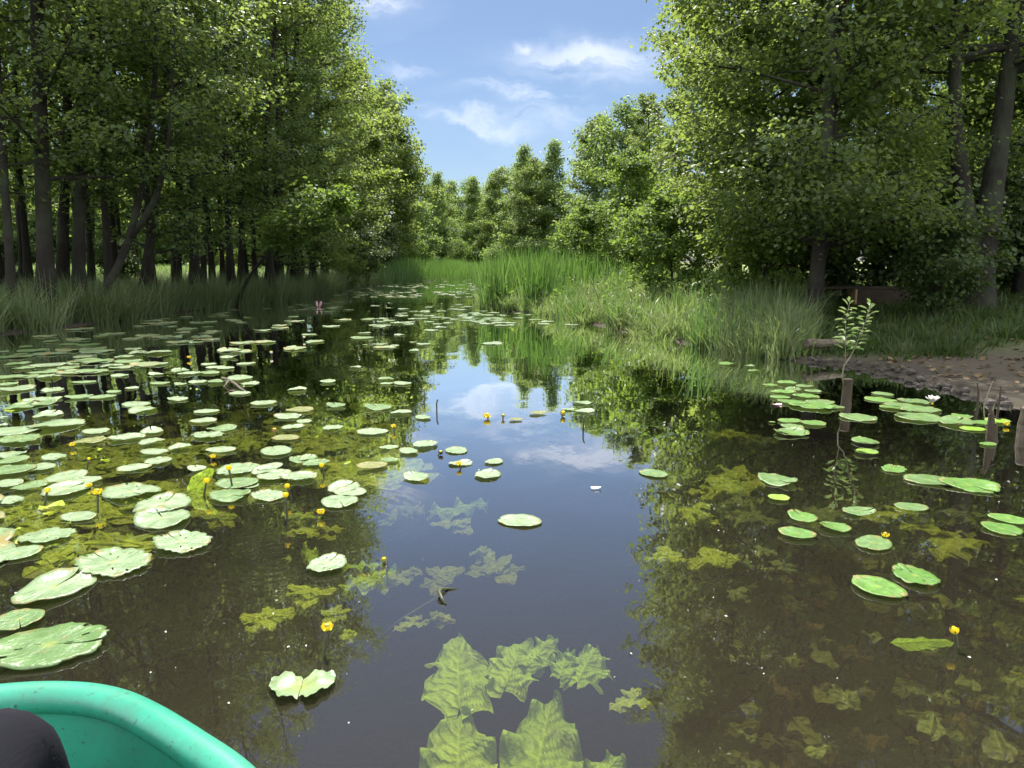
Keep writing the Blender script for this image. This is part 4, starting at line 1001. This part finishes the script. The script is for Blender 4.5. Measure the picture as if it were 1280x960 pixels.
for k in range(64):
    f = seg[-1]*k/63+prng.uniform(-.04, .04); x = np.interp(f, seg, E_[:, 0])+prng.gauss(.02, .07); y = np.interp(f, seg, E_[:, 1])+prng.gauss(0, .05)
    s_ = prng.uniform(.03, .10)
    o = obj('edging_stone', SM[k % 5], loc=(x, y, max(.0, H1(x, y))+.1*s_), rot=(prng.uniform(-.2, .2), prng.uniform(-.2, .2), prng.uniform(0, 6)), sc=(s_*1.2, s_, s_*.7))
    tag(o, 'dark stone in the rough edging between the dirt landing and the water', 'stone', 'edging stones of the landing')
r = np.random.default_rng(97); n_ = 2600; lx = r.uniform(3.7, 11, n_); ly = r.uniform(4.2, 12, n_); kk = sdist(lx, ly) > .12; lx, ly = lx[kk], ly[kk]
V, q, var = leaves(np.stack([lx, ly, hgt(lx, ly)+.012], -1), np.array((0, 0, 1.))+r.normal(0, .25, (len(lx), 3)), .055, r)
M['litter'] = leaf_mat('dry_leaf', (.07, .045, .022), (.24, .17, .09), (.1, .07, .03), (.2, .15, .06), .7, .2, .15)
tag(obj('leaf_litter', mesh_np('leaf_litter', V, [q], M['litter'], False, {'var': var})), 'dry fallen leaves scattered over the dirt landing', 'leaf litter', kind='stuff')
# log, bench, fence
def ulog(u0, v0, u1, v1, zc, rad, name, label, mat):
    a0, a1 = np.array(W(u0, v0, zc)), np.array(W(u1, v1, zc)); a = Acc(); c = (a0+a1)/2; t = np.linspace(0, 1, 7)[:, None]; r = np.random.default_rng(int(u0))
    P = (a0-c)+(a1-a0)*t+r.normal(0, .01, (7, 3)); a.tube(P, rad*np.array((.9, 1, 1.05, 1, .97, .92, .85)), 10)
    return tag(obj(name, a.mesh(name, mat), loc=tuple(c)), label, 'log')
ulog(1006, 430, 1056, 428, .20, .055, 'fallen_log', 'grey log lying at the back of the dirt landing', M['stumpgrey'])
bx, by = U(1073, 12.6); bz = H1(bx, by); e = empty('plank_bench', (bx, by, bz), -.06)
def part(name, c, d, m, par, R=None):
    a = Acc(); a.box((0, 0, 0), d, R); o = obj(name, a.mesh(name, m), par, loc=c)
    b = o.modifiers.new('soft', 'BEVEL'); b.width = .006; b.segments = 2; return o
part('seat_board', (0, 0, .40), (1.62, .34, .045), M['wood'], e); part('front_panel', (.335, -.185, .245), (.93, .03, .255), M['wood'], e)
part('end_board', (-.155, -.09, .245), (.04, .22, .26), M['woodlight'], e)  # lighter wood colour stands in for sun on this end
for lx in (-.72, .76): part('leg', (lx, .03, .185), (.07, .26, .38), M['wood'], e)
tag(e, 'weathered plank bench with a boarded front behind the sapling', 'bench')
fx, fy = U(1262, 13.2); fz = H1(fx, fy); e = empty('rail_fence', (fx, fy, fz), -.1)
for z in (.52,): 
    a = Acc(); a.tube([(-.55, 0, z), (.3, 0, z+.015), (1.3, 0, z-.01), (2.2, 0, z+.01)], (.05, .052, .05, .046), 9); obj('rail', a.mesh('rail', M['stump'], True), e)
for px_ in (-.4, 1.2, 2.1):
    a = Acc(); a.tube([(px_, .09, -.2), (px_, .09, .62)], (.05, .045), 9); obj('fence_post', a.mesh('fence_post', M['stump'], True), e)
tag(e, 'dark log rail fence at the picture edge behind the landing', 'fence')
# loose bits on the water
a = Acc(); p0 = np.array(W(278, 476)); T = lambda u, v, z: tuple(np.array(W(u, v))-p0+np.array((0, 0, z)))
a.tube([T(278, 476, .03), T(286, 481, .05), T(293, 483, .03), T(302, 488, .01), T(310, 491, .0)], (.012, .014, .013, .012, .008), 7); a.tube([T(286, 482, .05), T(280, 488, .03)], (.010, .006), 6)
tag(obj('floating_twig', a.mesh('floating_twig', M['stumpgrey'], True), loc=tuple(p0)), 'pale forked twig lying among the pads of the far mat', 'twig')
p0 = np.array(W(556, 755)); a = Acc(); a.tube([T(576-4+4, 736, -.004), T(560, 737, .004), T(551, 741, .012), T(549, 746, .016), T(552, 751, .012), T(557, 756, .002)], (.003, .005, .007, .007, .006, .004), 7)
tag(obj('curved_stem', a.mesh('curved_stem', M['stalk'], True), loc=tuple(p0)), 'curved black stem breaking the surface of the blue water', 'stem')
a = Acc(); a.tube([tuple(np.array(W(556, 741, -.03))-p0), tuple(np.array(W(500, 775, -.07))-p0), tuple(np.array(W(440, 826, -.16))-p0)], (.004, .004, .003), 6)
tag(obj('sunken_stem', a.mesh('sunken_stem', M['stalk'], True), loc=tuple(p0)), 'long straight stem slanting down under the blue water', 'stem')
for u, v, L, lab in ((740, 612, .05, 'white petal drifting alone on the blue reflection'), (965, 507, .09, 'pinkish fallen leaf floating near the sapling raft')):
    x, y, _ = W(u, v); V, q, ve = crinkle(L, L*.3, u, 6, 5, .004, 0, .1); V[:, 2] += .006
    tag(obj('drifting_petal', mesh_np('drifting_petal', V, [q], M['white' if u < 800 else 'pink'], True), loc=(x, y, .006), rot=(0, 0, .2)), lab, 'petal')
V, Q, r, k = [], [], np.random.default_rng(95), 0
while k < 70:
    u, v = r.uniform(0, 1280), 430+500*r.uniform()**1.3; x, y, _ = W(u, v)
    if sdist(np.array([x]), np.array([y]))[0] > -.1 or (x < .3 and y < 1.6) or (450 < u < 760 and r.uniform() < .8): continue
    s_ = r.uniform(.002, .006); an = r.uniform(0, 6); c, s2 = math.cos(an)*s_, math.sin(an)*s_
    V += [(x+c, y+s2, .003), (x-s2*.5, y+c*.5, .004), (x-c, y-s2, .003), (x+s2*.5, y-c*.5, .006)]; Q.append((4*k, 4*k+1, 4*k+2, 4*k+3)); k += 1
tag(obj('floating_flecks', mesh_np('floating_flecks', V, [Q], M['white'])), 'tiny pale flecks scattered on the water', 'specks', kind='stuff')  # small pale quads strewn at the water surface

# ------------------------------------------------------------------ boat and the person in it
def boat_mat():
    t = NT('green_plastic'); co = t.obco(); n = t.noise(3, 3, co); n2 = t.noise(120, 2, co); sc_ = t.noise(22, 5, t.n('Mapping', {'Vector': co, 'Scale': (1, 6, 1)}).outputs[0], .7)
    c = t.mixc(n, (.020, .235, .15), (.032, .29, .19)); c = t.mixc(t.maprange(sc_, .64, .72), c, (.09, .36, .27))
    gr = t.noise(70, 5, co, .7); c = t.mixc(t.maprange(gr, .60, .68), c, (.04, .085, .055)); c = t.mixc(t.math('MULTIPLY', t.maprange(t.noise(5, 6, co, .75), .46, .68), .6), c, (.045, .15, .10))
    p = t.n('BsdfPrincipled', {'Base Color': c, 'Roughness': t.maprange(n, .3, .7, .34, .48), 'Specular IOR Level': .5, 'Normal': t.bump(t.math('ADD', n2, sc_), .05, .01)})
    return t.surf(p.outputs[0])
M['boat'] = boat_mat()
prof = np.array([(0, 0), (.014, .148), (.056, .261), (.116, .343), (.199, .408), (.323, .482), (.455, .549), (.75, .635), (1.1, .68), (1.6, .69), (2.2, .64), (2.52, .5), (2.66, .28), (2.70, 0)])
loop = np.vstack([prof, prof[1:-1][::-1]*np.array((1, -1))])          # closed outline (s back from the tip, r to the side)
def csmooth(P, n):
    m = len(P); out = []
    for i in range(m):
        p0, p1, p2, p3 = P[i-1], P[i], P[(i+1) % m], P[(i+2) % m]
        for t in np.arange(n)/n: out.append(.5*((2*p1)+(-p0+p2)*t+(2*p0-5*p1+4*p2-p3)*t*t+(-p0+3*p1-3*p2+p3)*t**3))
    out = np.array(out)
    for _ in range(6): out = .25*np.roll(out, 1, 0)+.5*out+.25*np.roll(out, -1, 0)
    return out
ol = csmooth(loop, 8); tg = np.roll(ol, -1, 0)-np.roll(ol, 1, 0); tg /= np.linalg.norm(tg, axis=1)[:, None]
nr = np.stack([tg[:, 1], -tg[:, 0]], -1)                              # outward or inward normal
cen = np.array((1.35, 0)); nr *= np.sign(((ol-cen)*nr).sum(1))[:, None]
TIP, TH = np.array((-1.05, 1.13)), math.radians(25)
def bl(P2, z): return np.stack([P2[:, 1], -P2[:, 0], np.full(len(P2), z)], -1)   # boat space: y forward
def rings(spec, closed_bottom=True):
    n = len(ol); V = np.vstack([bl(ol+nr*off, z) for off, z in spec]); Q = []
    for k in range(len(spec)-1):
        for j in range(n): Q.append((k*n+j, (k+1)*n+j, (k+1)*n+(j+1) % n, k*n+(j+1) % n))
    return V, Q, n
e = empty('boat', (TIP[0], TIP[1], 0), TH)
V, Q, n = rings([(-.035, .405), (-.045, .36), (-.06, .25), (-.085, .14), (-.13, .075), (-.17, .06)]); c = len(V); V = np.vstack([V, [(0, -1.35, .055)]])
Q2 = [(c, 5*n+(j+1) % n, 5*n+j) for j in range(n)]
obj('inner_hull', mesh_np('inner_hull', V, [Q, Q2], M['boat'], True), e)
V, Q, n = rings([(-.012, .405), (-.015, .30), (-.03, .15), (-.07, .0), (-.14, -.09), (-.2, -.12)]); c = len(V); V = np.vstack([V, [(0, -1.35, -.12)]]); Q2 = [(c, 5*n+j, 5*n+(j+1) % n) for j in range(n)]
obj('hull', mesh_np('hull', V, [Q, Q2], M['boat'], True), e)
th = np.linspace(0, 2*PI, 17)[:-1]; spec = [(-.026+.027*math.cos(a_)*(1.0 if math.cos(a_) > 0 else 1.15), .398+.026*math.sin(a_)) for a_ in th]; spec.append(spec[0])
V, Q, n = rings(spec); obj('rim', mesh_np('rim', V, [Q], M['boat'], True), e)
a = Acc(); a.box((0, -1.25, .20), (1.02, .34, .05)); o = obj('seat', a.mesh('seat', M['boat']), e); b = o.modifiers.new('soft', 'BEVEL'); b.width = .02; b.segments = 3
tag(e, 'turquoise green plastic boat, its rounded bow rim crossing the bottom corner', 'boat')

def cloth_mat():
    t = NT('dark_corduroy'); co = t.obco(); w_ = t.n('TexWave', {'Vector': co, 'Scale': 70.0, 'Distortion': 2.5, 'Detail': 2.0}, bands_direction='X').outputs[1]; n = t.noise(8, 4, co)
    c = t.mixc(w_, (.011, .011, .015), (.013, .013, .017)); c = t.mixc(t.maprange(n, .5, .8), c, (.016, .016, .021))
    p = t.n('BsdfPrincipled', {'Base Color': c, 'Roughness': .95, 'Specular IOR Level': .08, 'Normal': t.bump(t.math('ADD', t.math('MULTIPLY', w_, .03), t.math('MULTIPLY', n, 2.5)), .5, .006)})
    return t.surf(p.outputs[0])
M['cloth'] = cloth_mat()
M['skin'] = plain('skin', (.42, .26, .19), .5, .4, .1, 30)
def skinbody(name, verts, edges, rad, mat, par, sub=2):
    me = bpy.data.meshes.new(name); me.from_pydata(verts, edges, []); o = obj(name, me, par); me.materials.append(mat)
    me.skin_vertices.new() if hasattr(me.skin_vertices, 'new') and not me.skin_vertices else None
    m = o.modifiers.new('skin', 'SKIN'); m.use_smooth_shade = True
    for i, r_ in enumerate(rad): me.skin_vertices[0].data[i].radius = (r_, r_)
    me.skin_vertices[0].data[0].use_root = True
    s_ = o.modifiers.new('sub', 'SUBSURF'); s_.levels = sub; s_.render_levels = sub
    return o
K = np.array((-.72, .91, .50)); B0 = np.array((-.50, .25, .34))
e = empty('person', tuple(B0)); v = lambda *p: tuple(np.array(p)-B0)
pv_ = [(0, 0, 0), v(-.60, .27, .34), v(-.655, .58, .40), tuple(K-B0), v(-.73, .99, .25), v(-.74, 1.02, .13), v(-.42, .30, .34), v(-.36, .55, .40), v(-.36, .80, .44), v(-.42, .88, .26), v(-.45, .92, .13), v(-.46, .16, .46)]
ed = [(0, 1), (1, 2), (2, 3), (3, 4), (4, 5), (0, 6), (6, 7), (7, 8), (8, 9), (9, 10), (0, 11)]
rd = [.13, .10,   .09, .082, .062, .052, .10, .09, .078, .062, .048, .12]
body = skinbody('body', pv_+[v(-.70, 1.12, .09), v(-.44, 1.03, .09)], ed+[(5, 12), (10, 13)], [r_*.86 for r_ in rd]+[.035, .035], M['skin'], e)
tr = skinbody('trousers', pv_, ed, rd, M['cloth'], e)
a = Acc(); r = random.Random(4)
for k in range(9):
    p = np.array(v(*W(61+r.uniform(-2, 2), 925+k*6, .445+.02*k))) ; p = K-B0+np.array((.060+r.uniform(-.003, .003), -.02+.004*k, .012-.009*k))
    a.tube([tuple(p), tuple(p+np.array((.008, .004, .004))), tuple(p+np.array((.014+r.uniform(0, .006), r.uniform(-.008, .008), r.uniform(-.006, .012))))], (.0022, .0016, .0008), 4)
obj('frayed_threads', a.mesh('frayed_threads', M['cloth']), e)
tag(e, 'seated person with one dark corduroy knee showing inside the boat', 'person')
#REST>>
# ------------------------------------------------------------------ light, sky, camera
AZ, EL = math.radians(-10), math.radians(60)
sd = Vector((math.sin(AZ)*math.cos(EL), math.cos(AZ)*math.cos(EL), math.sin(EL)))
L = bpy.data.lights.new('sun', 'SUN'); L.energy = 4.4; L.angle = math.radians(.53); L.color = (1, .955, .87)
lo = bpy.data.objects.new('sun', L); COL.objects.link(lo); lo.rotation_euler = (-sd).to_track_quat('-Z', 'Y').to_euler(); lo.location = (0, 0, 60)

wd = bpy.data.worlds.new('World'); S.world = wd; wd.use_nodes = True
nt = wd.node_tree; nt.nodes.clear()
def wn(typ, ins=None, **kw):
    n = nt.nodes.new('ShaderNode'+typ)
    for k, v in kw.items(): setattr(n, k, v)
    for k, v in (ins or {}).items():
        if isinstance(v, bpy.types.NodeSocket): nt.links.new(v, n.inputs[k])
        else: n.inputs[k].default_value = v
    return n
def wm(op, a, b=0.0, clamp=False): return wn('Math', {0: a, 1: b}, operation=op, use_clamp=clamp).outputs[0]
sky = wn('TexSky', sky_type='NISHITA', sun_disc=False, sun_elevation=EL, sun_rotation=AZ % (2*PI), altitude=100, air_density=1.0, dust_density=.7, ozone_density=5.0)
tc = wn('TexCoord').outputs['Generated']; sx = wn('SeparateXYZ', {0: tc})
yy = wm('MAXIMUM', sx.outputs[1], .05)
cx = wm('DIVIDE', sx.outputs[0], yy); cz = wm('DIVIDE', sx.outputs[2], yy)
pv = wn('CombineXYZ', {0: cx, 1: cz}).outputs[0]
warp = wn('TexNoise', {'Vector': pv, 'Scale': 5.0, 'Detail': 5.0, 'Roughness': .6})
pv2 = wn('VectorMath', {0: pv, 1: wn('VectorMath', {0: warp.outputs[1], 'Scale': .16}, operation='SCALE').outputs[0]}, operation='ADD').outputs[0]
st = wn('TexNoise', {'Vector': wn('Mapping', {'Vector': pv2, 'Scale': (4.2, 19, 1), 'Rotation': (0, 0, .18)}).outputs[0], 'Scale': 1.0, 'Detail': 8.0, 'Roughness': .62}).outputs[0]
wx = wn('SeparateXYZ', {0: pv2}); ux, uz = wx.outputs[0], wx.outputs[1]
tot = None
for (u, v, su, sv, am) in ((650, 122, 48, 10, 1.0), (690, 130, 40, 8, .8), (740, 70, 75, 22, .75), (665, 52, 16, 10, .7), (600, 160, 55, 9, .75), (690, 152, 50, 12, .6), (515, 92, 26, 7, .6), (462, 5, 28, 12, .9), (760, 100, 40, 20, .35), (640, 168, 30, 8, .4), (530, 148, 14, 5, .3)):
    r = ray(u, v); x0, z0 = r[0]/r[1]+.08, r[2]/r[1]+.08
    ax = wm('DIVIDE', wm('SUBTRACT', ux, x0), su/F*1.1); az_ = wm('DIVIDE', wm('SUBTRACT', uz, z0), sv/F*1.0)
    e = wm('MULTIPLY', wm('EXPONENT', wm('MULTIPLY', wm('ADD', wm('MULTIPLY', ax, ax), wm('MULTIPLY', az_, az_)), -1.0)), am)
    tot = e if tot is None else wm('MAXIMUM', tot, e)
dens = wm('MULTIPLY', tot, wn('MapRange', {0: st, 1: .42, 2: .60}).outputs[0])
hi = wn('TexNoise', {'Vector': wn('Mapping', {'Vector': tc, 'Scale': (3, 3, 9)}).outputs[0], 'Scale': 1.0, 'Detail': 7.0}).outputs[0]
dens = wm('ADD', dens, wm('MULTIPLY', wn('MapRange', {0: hi, 1: .56, 2: .80}).outputs[0], .22), True)
cmix = wn('Mix', {0: wm('MULTIPLY', dens, .62)}, data_type='RGBA')
SKYC = wn('Mix', {0: .05}, data_type='RGBA')   # thin high veil that pales the blue
nt.links.new(sky.outputs[0], SKYC.inputs[6]); SKYC.inputs[7].default_value = (6.2, 7.4, 9.6, 1)
nt.links.new(SKYC.outputs[2], cmix.inputs[6]); cmix.inputs[7].default_value = (12.5, 12.7, 13.2, 1)
# bright cloud patches added out of view, overhead and behind the boat, as fill
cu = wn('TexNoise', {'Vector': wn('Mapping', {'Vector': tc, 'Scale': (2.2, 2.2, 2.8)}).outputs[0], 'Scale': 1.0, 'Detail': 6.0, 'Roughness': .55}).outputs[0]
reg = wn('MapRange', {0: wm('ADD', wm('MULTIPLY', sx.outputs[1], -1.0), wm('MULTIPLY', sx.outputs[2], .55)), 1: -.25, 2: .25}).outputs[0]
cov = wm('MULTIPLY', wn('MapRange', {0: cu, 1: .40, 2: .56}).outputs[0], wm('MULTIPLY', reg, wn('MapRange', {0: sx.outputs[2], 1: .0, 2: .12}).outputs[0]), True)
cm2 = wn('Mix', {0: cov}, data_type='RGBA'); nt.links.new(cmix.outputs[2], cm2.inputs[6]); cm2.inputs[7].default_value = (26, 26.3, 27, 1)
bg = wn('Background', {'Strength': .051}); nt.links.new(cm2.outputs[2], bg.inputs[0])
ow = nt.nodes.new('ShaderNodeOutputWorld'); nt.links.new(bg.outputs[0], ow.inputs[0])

cam = bpy.data.cameras.new('camera'); cam.sensor_width = 36; cam.lens = 36*F/1280; cam.clip_start = .05; cam.clip_end = 3000
co = bpy.data.objects.new('camera', cam); COL.objects.link(co); co.location = (0, 0, CAMH); co.rotation_euler = (PI/2-PITCH, 0, 0); S.camera = co
S.view_settings.view_transform = 'Standard'; S.view_settings.look = 'None'; S.view_settings.exposure = 1.2; S.view_settings.gamma = 1.0
S.view_settings.use_curve_mapping = False
S.render.engine = 'CYCLES'
cy = S.cycles; cy.max_bounces = 9; cy.diffuse_bounces = 3; cy.glossy_bounces = 3; cy.transmission_bounces = 4; cy.transparent_max_bounces = 10; cy.volume_bounces = 0
cy.use_denoising = True; cy.denoiser = 'OPENIMAGEDENOISE'; cy.sample_clamp_indirect = 6; cy.caustics_reflective = False; cy.caustics_refractive = False
